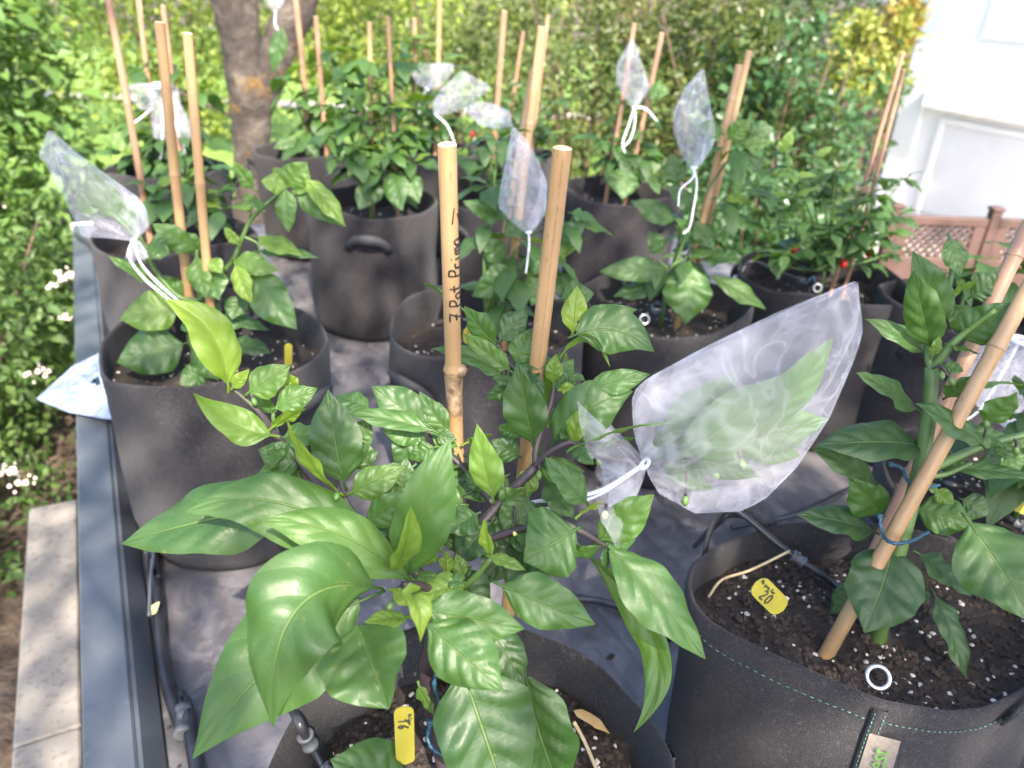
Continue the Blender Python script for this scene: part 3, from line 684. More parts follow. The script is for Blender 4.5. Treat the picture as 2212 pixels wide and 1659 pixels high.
def grow_bag(key, px, label, R=0.158, seed=0, handles=(0.6, 3.7), near=0, rimw=0.006, tilt=(0, 0), soil_drop=0.055, taper=0.97, sq=(1.0, 1.0), seam=None, lift=0.0):
    rnd = random.Random(seed * 13 + 5); c = pot_center(*px) if len(px) == 2 else Vector(px)
    og = Vector((c.x, c.y, BED_Z + 0.006)); H = RIM_Z - og.z
    t = thing('grow_bag', label, 'grow bag', og, 'black felt grow bags on the platform')
    n = 72 if near else 44
    p2, p3, p4 = rnd.uniform(0, 6.28), rnd.uniform(0, 6.28), rnd.uniform(0, 6.28)
    def rad_(th, h):                              # h 0..1
        k = h ** 1.5
        r = R * (taper + (1 - taper) * h) * (1 + 0.012 * math.sin(3.1 * h + p2))
        r *= 1 + k * (rimw * 4 * math.sin(2 * th + p2) + rimw * 2.2 * math.sin(3 * th + p3)) + 0.010 * math.sin(2 * th + 5 * h + p4) + 0.006 * math.sin(5 * th + 9 * h + p3)
        r += 0.0045 * vnoise((math.cos(th) * 2.6, math.sin(th) * 2.6, h * 3.2 + seed)) * (1 - .5 * h) + 0.0016 * vnoise((math.cos(th) * 9, math.sin(th) * 9, h * 7 + seed))
        if h < 0.12: r *= 1 - 0.035 * ((0.12 - h) / 0.12) ** 2 + 0.012 * math.sin(7 * th + p3) * (0.12 - h) / 0.12
        if sq != (1.0, 1.0):
            e = 1 / math.sqrt((math.cos(th) / sq[0]) ** 2 + (math.sin(th) / sq[1]) ** 2); r *= 1 + (e - 1) * min(1, .35 + .75 * h)
        return r
    def rz(th): return rimw * 1.1 * math.sin(2 * th + p3) + rimw * 0.8 * math.sin(3 * th + p4) + rimw * .35 * math.sin(7 * th + p2) + tilt[0] * math.cos(th) + tilt[1] * math.sin(th)
    prof = [(i / 14.0, 0.0) for i in range(15)]
    th_ = 0.0055; rings = [(0.0, None)]
    V, Fc = [], []
    def P(th, h, off=0.0, dz=0.0):
        r = rad_(th, min(h, 1.0)) + off; k = h
        return og + Vector((math.cos(th) * r, math.sin(th) * r, H * h + rz(th) * k ** 2 + dz))
    seq = [(h, 0.0, 0.0) for h in [i / 15.0 for i in range(15)] + [0.985]] + [(1.0, -0.0008, 0.0), (1.0, -th_ * 0.5, 0.0022), (1.0, -th_ + 0.0008, 0.0), (0.985, -th_, 0.0), (0.93, -th_, 0), (0.86, -th_, 0), (0.78, -th_, 0)]
    for (h, off, dz) in seq:
        for k in range(n): V.append(P(2 * math.pi * k / n, h, off, dz))
    for i in range(len(seq) - 1):
        for k in range(n): Fc.append((i * n + k, i * n + (k + 1) % n, (i + 1) * n + (k + 1) % n, (i + 1) * n + k))
    Fc.append(tuple(range(n - 1, -1, -1)))
    wall = part('felt_wall', (V, Fc), M['felt'], t, og)
    # vertical seam as a narrow raised flap
    sth = handles[0] + 1.9 if seam is None else seam
    sv, sf = [], []
    for i in range(16):
        h = 0.02 + 0.965 * i / 15
        for dth, off in ((-0.05, 0.0006), (-0.044, 0.0035), (0.044, 0.0035), (0.05, 0.0006)): sv.append(P(sth + dth, h, off))
    for i in range(15):
        for k in range(3): sf.append((i * 4 + k, i * 4 + k + 1, i * 4 + k + 5, i * 4 + k + 4))
    part('seam', (sv, sf), M['felt'], t, og)
    # carrying straps
    for ha in handles:
        hp = []
        for i in range(13):
            q = i / 12.0; a = ha + (q - 0.5) * 0.62; bow = math.sin(math.pi * q)
            hp.append((P(a, 0.74 + lift + 0.13 * bow ** 0.6, 0.004 + 0.020 * bow), None))
        hv, hf = [], []
        for i, (p, _) in enumerate(hp):
            a = ha + (i / 12.0 - 0.5) * 0.62; o_ = Vector((math.cos(a), math.sin(a), 0)); tg = (hp[min(i + 1, 12)][0] - hp[max(i - 1, 0)][0]).normalized(); up = o_.cross(tg).normalized()
            for du, do in ((-0.011, -0.001), (0.011, -0.001), (0.011, 0.0012), (-0.011, 0.0012)): hv.append(p + up * du * (0.75 + 0.25 * math.sin(math.pi * i / 12)) + o_ * do)
        for i in range(12):
            for k in range(4): hf.append((i * 4 + k, i * 4 + (k + 1) % 4, i * 4 + 4 + (k + 1) % 4, i * 4 + 4 + k))
        hf += [(3, 2, 1, 0), (48, 49, 50, 51)]
        part('handle', (hv, hf), M['strap'], t, og)
    # soil
    zs = RIM_Z - soil_drop; ns = 26 if near else 14; m_ = 48
    sv, sf = [], []
    def soil_z(x, y): return zs + (0.006 * vnoise((x, y, seed), 30) + 0.004 * vnoise((x, y, seed + 2), 75)) + 0.004 * vnoise((x, y, seed + 7), 9) + (0.0022 * vnoise((x, y, seed + 3), 240) if near else 0)
    hs = (zs - og.z) / H
    for i in range(ns + 1):
        for k in range(m_):
            th = 2 * math.pi * k / m_; r = (rad_(th, hs) - th_ * .6) * i / ns; x, y = og.x + math.cos(th) * r, og.y + math.sin(th) * r
            sv.append(Vector((x, y, soil_z(x, y))))
    for i in range(ns):
        for k in range(m_): sf.append((i * m_ + k, (i + 1) * m_ + k, (i + 1) * m_ + (k + 1) % m_, i * m_ + (k + 1) % m_))
    soil = part('soil', (sv, sf), M['soil'], t, og)
    def rp():
        a = rnd.uniform(0, 6.28); r = (rad_(a, hs) - 0.012) * math.sqrt(rnd.random()); x, y = og.x + math.cos(a) * r, og.y + math.sin(a) * r
        return Vector((x, y, soil_z(x, y)))
    npl, ncr = {0: (40, 0), 1: (120, 300), 2: (180, 1900)}[near]
    o = part('perlite', perlite_mesh([rp() + zz * 0.0008 for _ in range(npl)], 0.0012, 0.0030 if near else 0.004, rnd), M['perlite'], soil, og, False); o['kind'] = 'stuff'
    if ncr:
        o = part('bark_crumbs', perlite_mesh([rp() for _ in range(ncr)], 0.0015, 0.0042, rnd), M['crumb'], soil, og, False); o['kind'] = 'stuff'
    if near == 2:                                 # stitching below the rim and along the seam
        st = []
        for k in range(150):
            a = 2 * math.pi * k / 150; p, q = P(a, 0.935, 0.0012), P(a + 0.019, 0.935, 0.0012); st.append(tube([p, q], 0.0005, 4))
        for dth in (-0.03, 0.03):
            for k in range(60):
                h = 0.03 + 0.95 * k / 60; st.append(tube([P(sth + dth, h, 0.0042), P(sth + dth, h + 0.009, 0.0042)], 0.0005, 4))
        o = part('stitching', join(*st), M['stitch'], wall, og); o['kind'] = 'stuff'
    POTS[key] = dict(t=t, og=og, P=P, soil_z=soil_z, zs=zs, sth=sth, c=c)
    return t
B_SEAM = -1.92
grow_bag('A', (-.016, .343, RIM_Z), 'black felt grow bag with yellow tag 16, under the plant with inscribed cane', seed=1, near=2, handles=(4.6, 1.45), soil_drop=0.060, R=.143, taper=1.07)
grow_bag('B', (.342, .534, RIM_Z), 'black felt grow bag with woven label and yellow tag 20 in its soil', seed=2, near=2, handles=(2.37, 5.6), seam=B_SEAM, lift=0.19, rimw=0.006, soil_drop=0.042, sq=(1.09, .73))
grow_bag('C', (470, 735), 'black felt grow bag beside the rail with a folded plastic packet behind it', seed=3, near=1, handles=(1.2, 4.34 + 1.5), R=0.162)
grow_bag('D', (1056, 692), 'black felt grow bag with a small yellow tag, behind the inscribed cane', seed=4, near=1, handles=(0.8, 3.94))
grow_bag('E', (1435, 645), 'black felt grow bag with a steel ring, under the plant with drooping round leaf', seed=5, near=1, handles=(-0.9, 2.2), R=0.15)
grow_bag('F', (1780, 597), 'black felt grow bag under the small-leaved plant with red chillies', seed=6, near=1, handles=(-0.75, 2.4), R=0.158)
grow_bag('G', (802, 432), 'black felt grow bag with its carrying strap on the front, in the second row', seed=7, handles=(-1.45, 1.7))
grow_bag('H', (380, 503), 'black felt grow bag at the rail, under the tied net pouch, behind the packet', seed=8, handles=(-0.3, 2.8))
grow_bag('I', (362, 358), 'black felt grow bag at the far end of the rail', seed=9, handles=(0.4, 3.5))
grow_bag('J', (665, 322), 'black felt grow bag in front of the tree trunk', seed=10, handles=(0.2, 3.3))
grow_bag('K', (925, 322), 'black felt grow bag in the last row, behind the bag with front strap', seed=11, handles=(0.1, 3.2), R=0.15)
grow_bag('L', (1100, 328), 'black felt grow bag in the last row, before the olive hedge shrubs', seed=12, handles=(0.5, 3.6), R=0.15)
grow_bag('M', (1075, 418), 'black felt grow bag behind the hanging net pouch, between two strapped bags', seed=13, handles=(0.9, 4.0), R=0.15)
grow_bag('N', (1345, 410), 'black felt grow bag under the diamond shaped net pouch', seed=14, handles=(-0.6, 2.5), R=0.15)
grow_bag('O', (2085, 655), 'black felt grow bag before the lattice fence, beside the red chilli plant', seed=15, handles=(0.9, 4.0), R=0.15)
grow_bag('P', (2215, 1062), 'black felt grow bag with yellow tag 11 in its soil', seed=16, near=1, handles=(0.2, 3.4), soil_drop=0.042)

# ------------------------------------------------------------------ bamboo canes
def rough_cane(name, label, top, low, w, mat='bamboo', soil=SOIL_Z, group='bamboo canes in the grow bags', seed=0, nodes=None, cut=True):
    """top/low: (x, y, Y) picture points on the cane axis; it runs on down into the soil"""
    T, L = PY(*top), PY(*low); r = px_m(w, T) / 2
    d = (T - L).normalized(); B = L + d * ((soil - 0.03 - L.z) / d.z)
    LEN = (T - B).length; rnd = random.Random(seed)
    t = thing(name, label, 'cane', B, group); t.rotation_mode = 'QUATERNION'; t.rotation_quaternion = d.to_track_quat('Z', 'Y')
    if nodes is None:
        nodes = []; q = rnd.uniform(0.06, 0.2)
        while q < LEN - 0.03: nodes.append((q, 1.15)); q += rnd.uniform(0.13, 0.24)
    bend = [rnd.uniform(-1, 1) * 0.003, rnd.uniform(-1, 1) * 0.003]
    zs_ = sorted(set([0.0, LEN] + [LEN * i / 10 for i in range(11)] + [z for q, k in nodes for z in (q - r * 1.6, q - r * .55, q, q + r * .5, q + r * 1.3) if 0 < z < LEN]))
    def off(z): s = math.sin(math.pi * z / LEN); return Vector((bend[0] * s, bend[1] * s, z))
    rs = []
    for z in zs_:
        rr = r * (1.04 - 0.06 * z / LEN)
        for q, k in nodes:
            e = math.exp(-((z - q) / (r * .6)) ** 2); rr *= 1 + (k - 1) * e
        rs.append(rr)
    n = 16
    cn = link('culm', mesh('culm', *tube([off(z) for z in zs_], rs, n, caps=False), M[mat]), t)
    for q, k in nodes:
        V, Fc = tube([off(q - r * .12), off(q - r * .05), off(q + r * .05), off(q + r * .12)], [r * k * 0.985, r * (k + .035), r * (k + .035), r * k * .985], n, False)
        link('node_ring', mesh('node_ring', V, Fc, M['bamboo_node']), t)
    # cut top: rim ring with a shallow hollow
    rt = rs[-1]; V = []; Fc = []
    for rr, z in ((rt * 1.0, LEN), (rt * 0.72, LEN + 0.0006), (rt * 0.30, LEN - 0.004), (0.0005, LEN - 0.0045)):
        for k in range(n):
            a = 2 * math.pi * k / n; o_ = off(LEN); V.append(Vector((o_.x + math.cos(a) * rr, o_.y + math.sin(a) * rr, z)))
    for i in range(3):
        for k in range(n): Fc.append((i * n + k, i * n + (k + 1) % n, (i + 1) * n + (k + 1) % n, (i + 1) * n + k))
    link('cut_end', mesh('cut_end', V, Fc, M['bamboo_cut']), t)
    return t, LEN, r, off, d
GC = 'bamboo canes in the grow bags'
caneA1 = rough_cane('bamboo_cane', 'thick tan bamboo cane with black handwriting and a knobbly node', (966, 312, .452), (990, 1000, .472), 42, seed=1, nodes=[(0.337, 1.26), (0.10, 1.1)])
caneA2 = rough_cane('bamboo_cane', 'thick smooth tan bamboo cane with a lengthwise crack, beside the inscribed one', (1215, 320, .462), (1132, 1020, .478), 43, seed=2, nodes=[(0.06, 1.08)])
canes = [('tan cane with dark stained top, left of its twin, in the packet bag', (345, 48, 1.05), (411, 640, 1.05), 23, 'bamboo'),
         ('tan cane with splintered top, right of its twin, in the packet bag', (405, 72, 1.02), (457, 690, 1.02), 22, 'bamboo'),
         ('reddish cane leaning left out of the bag under the tied net pouch', (233, -10, 1.55), (318, 480, 1.55), 16, 'bamboo_dark'),
         ('slim reddish cane behind the folded double net pouch, in the far rail bag', (298, -5, 2.12), (325, 240, 2.12), 11.5, 'bamboo_dark'),
         ('slim reddish cane half behind the dark topped cane, in the far rail bag', (352, 12, 2.05), (381, 270, 2.05), 11.5, 'bamboo_dark'),
         ('reddish cane beside the tree, taller of two in the bag before the trunk', (638, -10, 2.40), (668, 340, 2.40), 13, 'bamboo_dark'),
         ('reddish cane beside the tree, shorter of two in the bag before the trunk', (682, 36, 2.34), (707, 340, 2.34), 11, 'bamboo_dark'),
         ('tan cane in the bag with front strap', (798, 48, 1.88), (803, 390, 1.86), 11, 'bamboo'),
         ('grey-brown thin cane in the bag with front strap', (838, 36, 1.84), (851, 290, 1.84), 9, 'bamboo_dark'),
         ('short slim cane left of its taller twin, in the last row behind the front strap', (895, 40, 2.5), (896, 200, 2.5), 9, 'bamboo_dark'),
         ('tall slim tan cane above the pair of net pouches, in the last row', (949, -6, 2.45), (944, 200, 2.45), 11, 'bamboo'),
         ('pale reddish cane rising in front of the crumpled net pouch', (1089, 24, 2.40), (1063, 353, 2.42), 13, 'bamboo_dark'),
         ('very thin cane between the pale reddish cane and the thick pair', (1130, 68, 2.52), (1103, 235, 2.52), 8, 'bamboo_dark'),
         ('thin cane whose tip peeks out behind the thick pair', (1184, 34, 2.46), (1160, 230, 2.46), 8, 'bamboo_dark'),
         ('taller tan cane of the thick pair behind the hanging net pouch', (1171, 58, 1.20), (1096, 680, 1.16), 20, 'bamboo'),
         ('shorter tan cane of the thick pair behind the hanging net pouch', (1152, 148, 1.24), (1082, 560, 1.20), 15, 'bamboo'),
         ('slim reddish cane topped by the diamond shaped net pouch', (1370, 50, 2.08), (1311, 413, 2.06), 10, 'bamboo_dark'),
         ('slim reddish cane standing right of the diamond shaped net pouch', (1430, 71, 2.05), (1357, 390, 2.05), 11.5, 'bamboo_dark'),
         ('tan cane touching the upright net pouch, nearer of its pair', (1597, 140, 1.30), (1492, 575, 1.28), 17, 'bamboo'),
         ('tan cane with a broken top, farther of the pair by the upright net pouch', (1619, 110, 1.36), (1532, 470, 1.34), 15, 'bamboo'),
         ('brown cane by the house corner, taller of two over the red chillies', (1950, 114, 1.47), (1845, 462, 1.45), 10, 'bamboo_dark'),
         ('brown cane by the house corner, shorter of two over the red chillies', (1952, 150, 1.43), (1867, 462, 1.43), 10, 'bamboo_dark')]
for i, (lab, tp, lo, w, mt) in enumerate(canes):
    rough_cane('bamboo_cane', lab, tp, lo, w, mt, seed=10 + i)
caneB1 = rough_cane('bamboo_cane', 'thick tan cane leaning steeply over the bag with woven label', (2290, 500, .60), (1925, 1160, .535), 36, seed=40)
caneB2 = rough_cane('bamboo_cane', 'thick reddish cane leaning behind the steep tan one', (2226, 480, .68), (2037, 885, .62), 33, 'bamboo_dark', seed=41)

# ------------------------------------------------------------------ handwriting as thin strokes
GLYPH = {'7': [[(0, 1), (.6, 1), (.2, 0)], [(.1, .5), (.55, .55)]], 'P': [[(.1, 0), (.18, 1), (.55, .95), (.6, .7), (.4, .52), (.14, .5)]], 'o': [[(.3, .55), (.08, .4), (.1, .1), (.32, 0), (.5, .2), (.45, .48), (.3, .55)]],
         't': [[(.25, .95), (.22, .1), (.4, 0)], [(.02, .62), (.48, .66)]], 'r': [[(.08, 0), (.12, .55)], [(.12, .4), (.3, .56), (.45, .5)]], 'i': [[(.15, 0), (.15, .5)], [(.15, .75), (.17, .8)]],
         'm': [[(.05, 0), (.08, .5)], [(.08, .4), (.25, .55), (.3, 0)], [(.3, .4), (.48, .55), (.55, 0)]], 'n': [[(.05, 0), (.08, .5)], [(.08, .4), (.28, .55), (.34, 0)]], '-': [[(0, .4), (.5, .5)]],
         '1': [[(0, .65), (.3, 1), (.25, 0)]], '6': [[(.5, 1), (.15, .6), (.08, .2), (.3, 0), (.52, .2), (.4, .48), (.12, .35)]], '2': [[(.05, .75), (.25, 1), (.5, .8), (.4, .5), (.02, 0), (.55, .03)]], '0': [[(.3, 1), (.06, .7), (.08, .2), (.3, 0), (.52, .25), (.5, .75), (.3, 1)]],
         '3': [[(.05, .9), (.35, 1), (.5, .78), (.22, .55), (.52, .3), (.3, 0), (.03, .1)]], 'M': [[(.02, 0), (.1, 1), (.32, .4), (.55, 1), (.62, 0)]], 'a': [[(.42, .5), (.12, .48), (.08, .1), (.3, .02), (.42, .5), (.46, 0)]], 'K': [[(.08, 0), (.1, 1)], [(.5, .95), (.12, .45), (.55, 0)]],
         'e': [[(.1, .3), (.42, .34), (.3, .55), (.08, .35), (.15, .03), (.42, .08)]], 'g': [[(.42, .5), (.12, .48), (.1, .12), (.38, .15), (.42, .5), (.38, -.35), (.08, -.3)]], 'y': [[(.05, .5), (.2, .1)], [(.42, .5), (.12, -.4)]], 'u': [[(.05, .5), (.1, .05), (.32, .08), (.4, .5), (.42, 0)]], 'C': [[(.5, .85), (.2, 1), (.04, .5), (.2, 0), (.5, .12)]], ' ': []}
def write(text, size, spacing=0.72):
    out, x = [], 0.0
    for ch in text:
        for st in GLYPH[ch]: out.append([((px_ + x) * size, py_ * size) for px_, py_ in st])
        x += (spacing if ch not in ' i' else 0.42)
    return out
def ink(strokes, place, w, parent, mat, name='handwriting'):
    vf = []
    for st in strokes:
        pts = []
        for a, b in zip(st[:-1], st[1:]):
            for k in range(4): pts.append((a[0] + (b[0] - a[0]) * k / 4, a[1] + (b[1] - a[1]) * k / 4))
        pts.append(st[-1]); vf.append(tube([place(*p) for p in pts], w, 5))
    V, Fc = join(*vf)
    return link(name, mesh(name, V, Fc, M[mat]), parent)
def cane_text():
    t, LEN, r, off, d = caneA1
    q = t.rotation_quaternion.inverted(); B = t.location
    pm = PY(985, 600, .46); cdir = q @ (Vector((0, 0, CAM_Z)) - pm); th0 = math.atan2(cdir.y, cdir.x)
    rt = q @ (RC @ Vector((1, 0, 0))); sgn = 1 if rt.dot(Vector((-math.sin(th0), math.cos(th0), 0))) > 0 else -1
    def zloc(y): # height along the cane of a picture row
        p = PY(966 + 24 * (y - 312) / 688.0, y, .452 + .02 * (y - 312) / 688.0); return (q @ (p - B)).z
    z0 = zloc(688); z1 = zloc(510); size = (z1 - z0) / (10 * 0.60)
    # text runs up the cane, letter tops towards the left
    def place(s, h, z0=z0):
        a = th0 - sgn * ((h - 0.0075) / r) + sgn * 0.05; z = z0 + s; rr = r * 1.0 + 0.00012; o_ = off(z); k = 1.04 - 0.06 * z / LEN
        return Vector((o_.x + math.cos(a) * rr * k, o_.y + math.sin(a) * rr * k, z))
    ink([[(x, y * 0.95) for x, y in s_] for s_ in write('7 Pot Primo', size, 0.60)], place, 0.0006, t, 'ink')
    ink([[(0, 0.006), (0.010, 0.0045)], [(0.002, 0.0005), (0.006, 0.002)]], lambda s, h: place(s, h, zloc(478)), 0.00045, t, 'ink', 'handwriting')
    zk = 0.3385; ak = th0 + sgn * 1.15; c_ = off(zk)      # branch scar on the node
    knob = [c_ + Vector((math.cos(ak) * r * f, math.sin(ak) * r * f, dz)) for f, dz in ((.55, -.003), (.95, -.001), (1.25, .0015), (1.42, .003))]
    link('branch_scar', mesh('branch_scar', *tube(knob, [.0052, .0047, .0036, .0015], 9), M['bamboo_node']), t)
    sheath = [off(z) for z in (.300, .312, .322, .330, .3345)]
    link('dry_sheath', mesh('dry_sheath', *tube(sheath, [r * 1.035, r * 1.05, r * 1.08, r * 1.16, r * 1.25], 16, False), M['bamboo_node']), t)
    # lengthwise crack on the second cane
    t, LEN, r, off, d = caneA2
    q = t.rotation_quaternion.inverted(); cdir = q @ (Vector((0, 0, CAM_Z)) - PY(1180, 600, .47)); th0 = math.atan2(cdir.y, cdir.x); rnd = random.Random(3)
    pts = []
    for i in range(24):
        z = LEN - 0.001 - i * 0.0075; a = th0 - (-sgn) * 0.18 + rnd.uniform(-.012, .012); k = (1.04 - 0.06 * z / LEN); o_ = off(z)
        pts.append(Vector((o_.x + math.cos(a) * r * k, o_.y + math.sin(a) * r * k, z)))
    link('crack', mesh('crack', *tube(pts, 0.00022, 4), M['bamboo_node']), t)
cane_text()
# ------------------------------------------------------------------ chilli plants
NRM = {'c': (.55, .85, 0), 'u': (.95, .35, 0), 'l': (.50, .55, -.70), 'r': (.50, .55, .70), 'd': (.75, -.65, 0), 'f': (.15, 1.0, 0), 'L': (.25, .75, -.6), 'R': (.25, .75, .6)}
PROF_V = [0, .06, .13, .24, .36, .48, .60, .71, .81, .90, .96, 1.0]
PROF_W = [.10, .34, .66, .93, 1.0, .97, .85, .67, .46, .24, .10, .015]
def leaf_geo(b, m, t, nrm, w, fold=0.25, curl=0.0, seed=0, quilt=1.0, wave=1.0, nu=12, nv=36, petiole=0.0):
    rnd = random.Random(seed); L = (m - b).length + (t - m).length; ph = rnd.uniform(0, 6.28); ph2 = rnd.uniform(0, 6.28)
    V, UV, Fc = [], [], []; asym = rnd.uniform(-.08, .08)
    for j in range(nv + 1):
        q = j / nv; q = q ** 0.92
        c = b * ((1 - q) ** 2) + m * (2 * q * (1 - q)) + t * (q * q)
        T = ((m - b) * (1 - q) + (t - m) * q).normalized()
        N = (nrm - T * nrm.dot(T)).normalized(); S = T.cross(N)
        hw = np.interp(q, PROF_V, PROF_W) * w / 2
        for i in range(nu + 1):
            x = -1 + 2 * i / nu; ax = abs(x); wob = 1 + (0.05 * math.sin(9 * q + ph + x) + 0.012 * math.sin(27 * q + ph2 + 3 * x)) * (ax > .9)
            h = fold * ax * hw * (1.0 - 0.35 * ax) - 0.18 * hw * ax ** 3 * (1 + curl)
            pz = math.pi * (5.5 * q - 1.5 * ax)
            h += quilt * 0.085 * hw * (abs(math.sin(pz)) - .5) * math.sin(math.pi * min(1, ax * 1.08)) 
            h += wave * 0.13 * hw * ax ** 2 * math.sin(11 * q + ph + (2.1 if x > 0 else 0)) + wave * 0.06 * hw * ax * math.sin(23 * q + ph2 + x * 2)
            h -= curl * L * 0.10 * q * q
            V.append(c + S * (x * hw * wob * (1 + asym * x)) + N * h); UV.append((x, q))
    for j in range(nv):
        for i in range(nu):
            k = j * (nu + 1) + i; Fc.append((k, k + 1, k + nu + 2, k + nu + 1))
    return V, Fc, UV
LEAF_N = [0]
def hero_leaf(pl, base, tip, w, n='c', tone=0.4, mid=None, fold=0.28, curl=0.15, node=None, quilt=1.1, wave=1.25):
    """base/tip/mid: (x, y, offset in cm from the plant's own distance); w: blade width in px"""
    LEAF_N[0] += 1; sd = LEAF_N[0]
    Y0 = pl['Y']; b = PY(base[0], base[1], Y0 + base[2] / 100.0); t = PY(tip[0], tip[1], Y0 + tip[2] / 100.0)
    a, bb, cc = NRM[n] if isinstance(n, str) else n
    N = Vector((cc, -bb, a)).normalized(); L = (t - b).length
    if mid is not None: m = PY(mid[0], mid[1], Y0 + mid[2] / 100.0); m = m * 2 - (b + t) / 2
    else: m = b.lerp(t, .5) + N * L * 0.10
    wm = px_m(w, b.lerp(t, .5)) * (1.0 if w > 110 else 1.08)
    V, Fc, UV = leaf_geo(b, m, t, N, wm, fold, curl, sd, quilt, wave)
    # petiole
    if node is not None: nd_ = PY(node[0], node[1], Y0 + node[2] / 100.0)
    else: nd_ = b - (m - b).normalized() * L * 0.13 - N * L * 0.02
    pv, pf = tube(spline([nd_, nd_.lerp(b, .55) + N * L * 0.01, b, b + (m - b) * 0.25], 3), [0.0011, .0011, .0011, .001, .001, .001, .001, .0009, .0007, .0005], 5)
    o_ = len(V); V += pv; Fc += [tuple(i + o_ for i in f) for f in pf]; UV += [(0.04, 0.5)] * len(pv)
    og = pl['og']
    o = link('leaf', mesh('leaf', [p - og for p in V], Fc, M['leaf'], True, UV), pl['t'])
    o['tone'] = float(tone); return o
def plant(key, label, Y=None, group='chilli plants in the grow bags', name='chilli_plant'):
    P_ = POTS[key]; og = Vector((P_['og'].x, P_['og'].y, P_['zs'] - 0.01))
    return dict(t=thing(name, label, 'plant', og, group), og=og, Y=Y if Y else P_['og'].y, key=key)
def stem(pl, pts, r0, r1, mat='stem', name='stem', absolute=False):
    P_ = [Vector(p) if absolute else PY(p[0], p[1], pl['Y'] + p[2] / 100.0) for p in pts]
    sp = spline(P_, 6); m = len(sp)
    return part(name, tube(sp, [r0 + (r1 - r0) * i / (m - 1) for i in range(m)], 8), M[mat], pl['t'], pl['og'])
def bud(pl, p, q, s=1.0, flower=False):
    """hanging bud: pedicel from p to q (picture points), a drop at q"""
    a = PY(p[0], p[1], pl['Y'] + p[2] / 100.); b = PY(q[0], q[1], pl['Y'] + q[2] / 100.)
    m = a.lerp(b, .45) + zz * (a - b).length * .35
    V, Fc = tube(spline([a, m, b], 5), 0.0009 * s, 6)
    o = part('bud', (V, Fc), M['stem_dark'], pl['t'], pl['og'])
    rs = [.0006, .0015, .0021, .0022, .0017, .0005]; d = (b - m).normalized()
    part('calyx', tube([b + d * (0.0013 * i * s) for i in range(6)], [r * s for r in rs], 8), M['petal' if flower else 'bud'], o, pl['og'])

# shared leaves for the plants farther back
LEAF_T = []
for q in range(10):
    rnd = random.Random(q + 100)
    L = 1.0; b, t = Vector((0, 0, 0)), Vector((0, 1, -0.12 - .10 * rnd.random())); m = Vector((rnd.uniform(-.05, .05), .5, 0.12))
    V, Fc, UV = leaf_geo(b, m, t, Vector((0, 0, 1)), rnd.uniform(.40, .54), rnd.uniform(.15, .5), rnd.uniform(-.1, .8), q + 50, 0.0, 1.2, 4, 9)
    pv, pf = tube([Vector((0, -.14, -.03)), Vector((0, 0, 0)), Vector((0, .1, .02))], 0.010, 4); o_ = len(V); V += pv; Fc += [tuple(i + o_ for i in f) for f in pf]; UV += [(0.04, .5)] * len(pv)
    LEAF_T.append(mesh('leaf', V, Fc, M['leaf'], True, UV))
def far_leaf(pl, P, ax, nn, L, tone, k):
    ax = ax.normalized(); s = ax.cross(nn).normalized(); nn = s.cross(ax)
    o = link('leaf', LEAF_T[k % 10], pl['t']); mt = Matrix((s * L, ax * L, nn * L)).transposed().to_4x4(); mt.translation = P - pl['og']; o.matrix_local = mt
    o['tone'] = float(tone); return o
def bush(pl, nodes, root=None, r=0.0035, size=0.075, n=6, seed=0, tone=0.35, mat='stem', droop=0.35, along=3):
    """branches from the root to picture points; a rosette of leaves at every tip and a few leaves along the way"""
    rnd = random.Random(seed); k = seed
    root = root or pl['og'] + Vector((0, 0, 0.01)); crotch = root + Vector((rnd.uniform(-.01, .01), rnd.uniform(-.01, .01), 0.07))
    part('stem', tube([root - zz * .01, root.lerp(crotch, .5), crotch], [r * 1.25, r * 1.1, r], 8), M[mat], pl['t'], pl['og'])
    for nd_ in nodes:
        x, y, o = nd_[:3]; nn_ = nd_[3] if len(nd_) > 3 else n; sz = nd_[4] if len(nd_) > 4 else size
        e = PY(x, y, pl['Y'] + o / 100.); mid = crotch.lerp(e, .5) + Vector((rnd.uniform(-.015, .015), rnd.uniform(-.015, .015), rnd.uniform(-.01, .02)))
        sp = spline([crotch, mid, e], 5)
        part('stem', tube(sp, [r + (r * .35 - r) * i / (len(sp) - 1) for i in range(len(sp))], 6), M[mat], pl['t'], pl['og'])
        for i in range(nn_ + along):
            k += 1
            if i < nn_: P = e; a = 2.4 * i + rnd.uniform(-.4, .4); L = sz * rnd.uniform(.55, 1.15); tn = tone + (0.35 if i < 2 else 0) + rnd.uniform(-.12, .12); up = rnd.uniform(-.5, .45) - droop * .5 + (0.6 if i == 0 else 0)
            else: q = rnd.uniform(.35, .9); P = sp[int(q * (len(sp) - 1))]; a = rnd.uniform(0, 6.28); L = sz * rnd.uniform(.8, 1.3); tn = tone - .1 + rnd.uniform(-.1, .1); up = -droop * rnd.uniform(.4, 1.5)
            ax = Vector((math.cos(a), math.sin(a), up)).normalized()
            nv_ = Vector((rnd.gauss(0, .25) + .35 * math.cos(a), rnd.gauss(0, .25) + .35 * math.sin(a), 1.0))
            far_leaf(pl, P + ax * L * .13, ax, nv_, L, max(0, min(1, tn)), k)

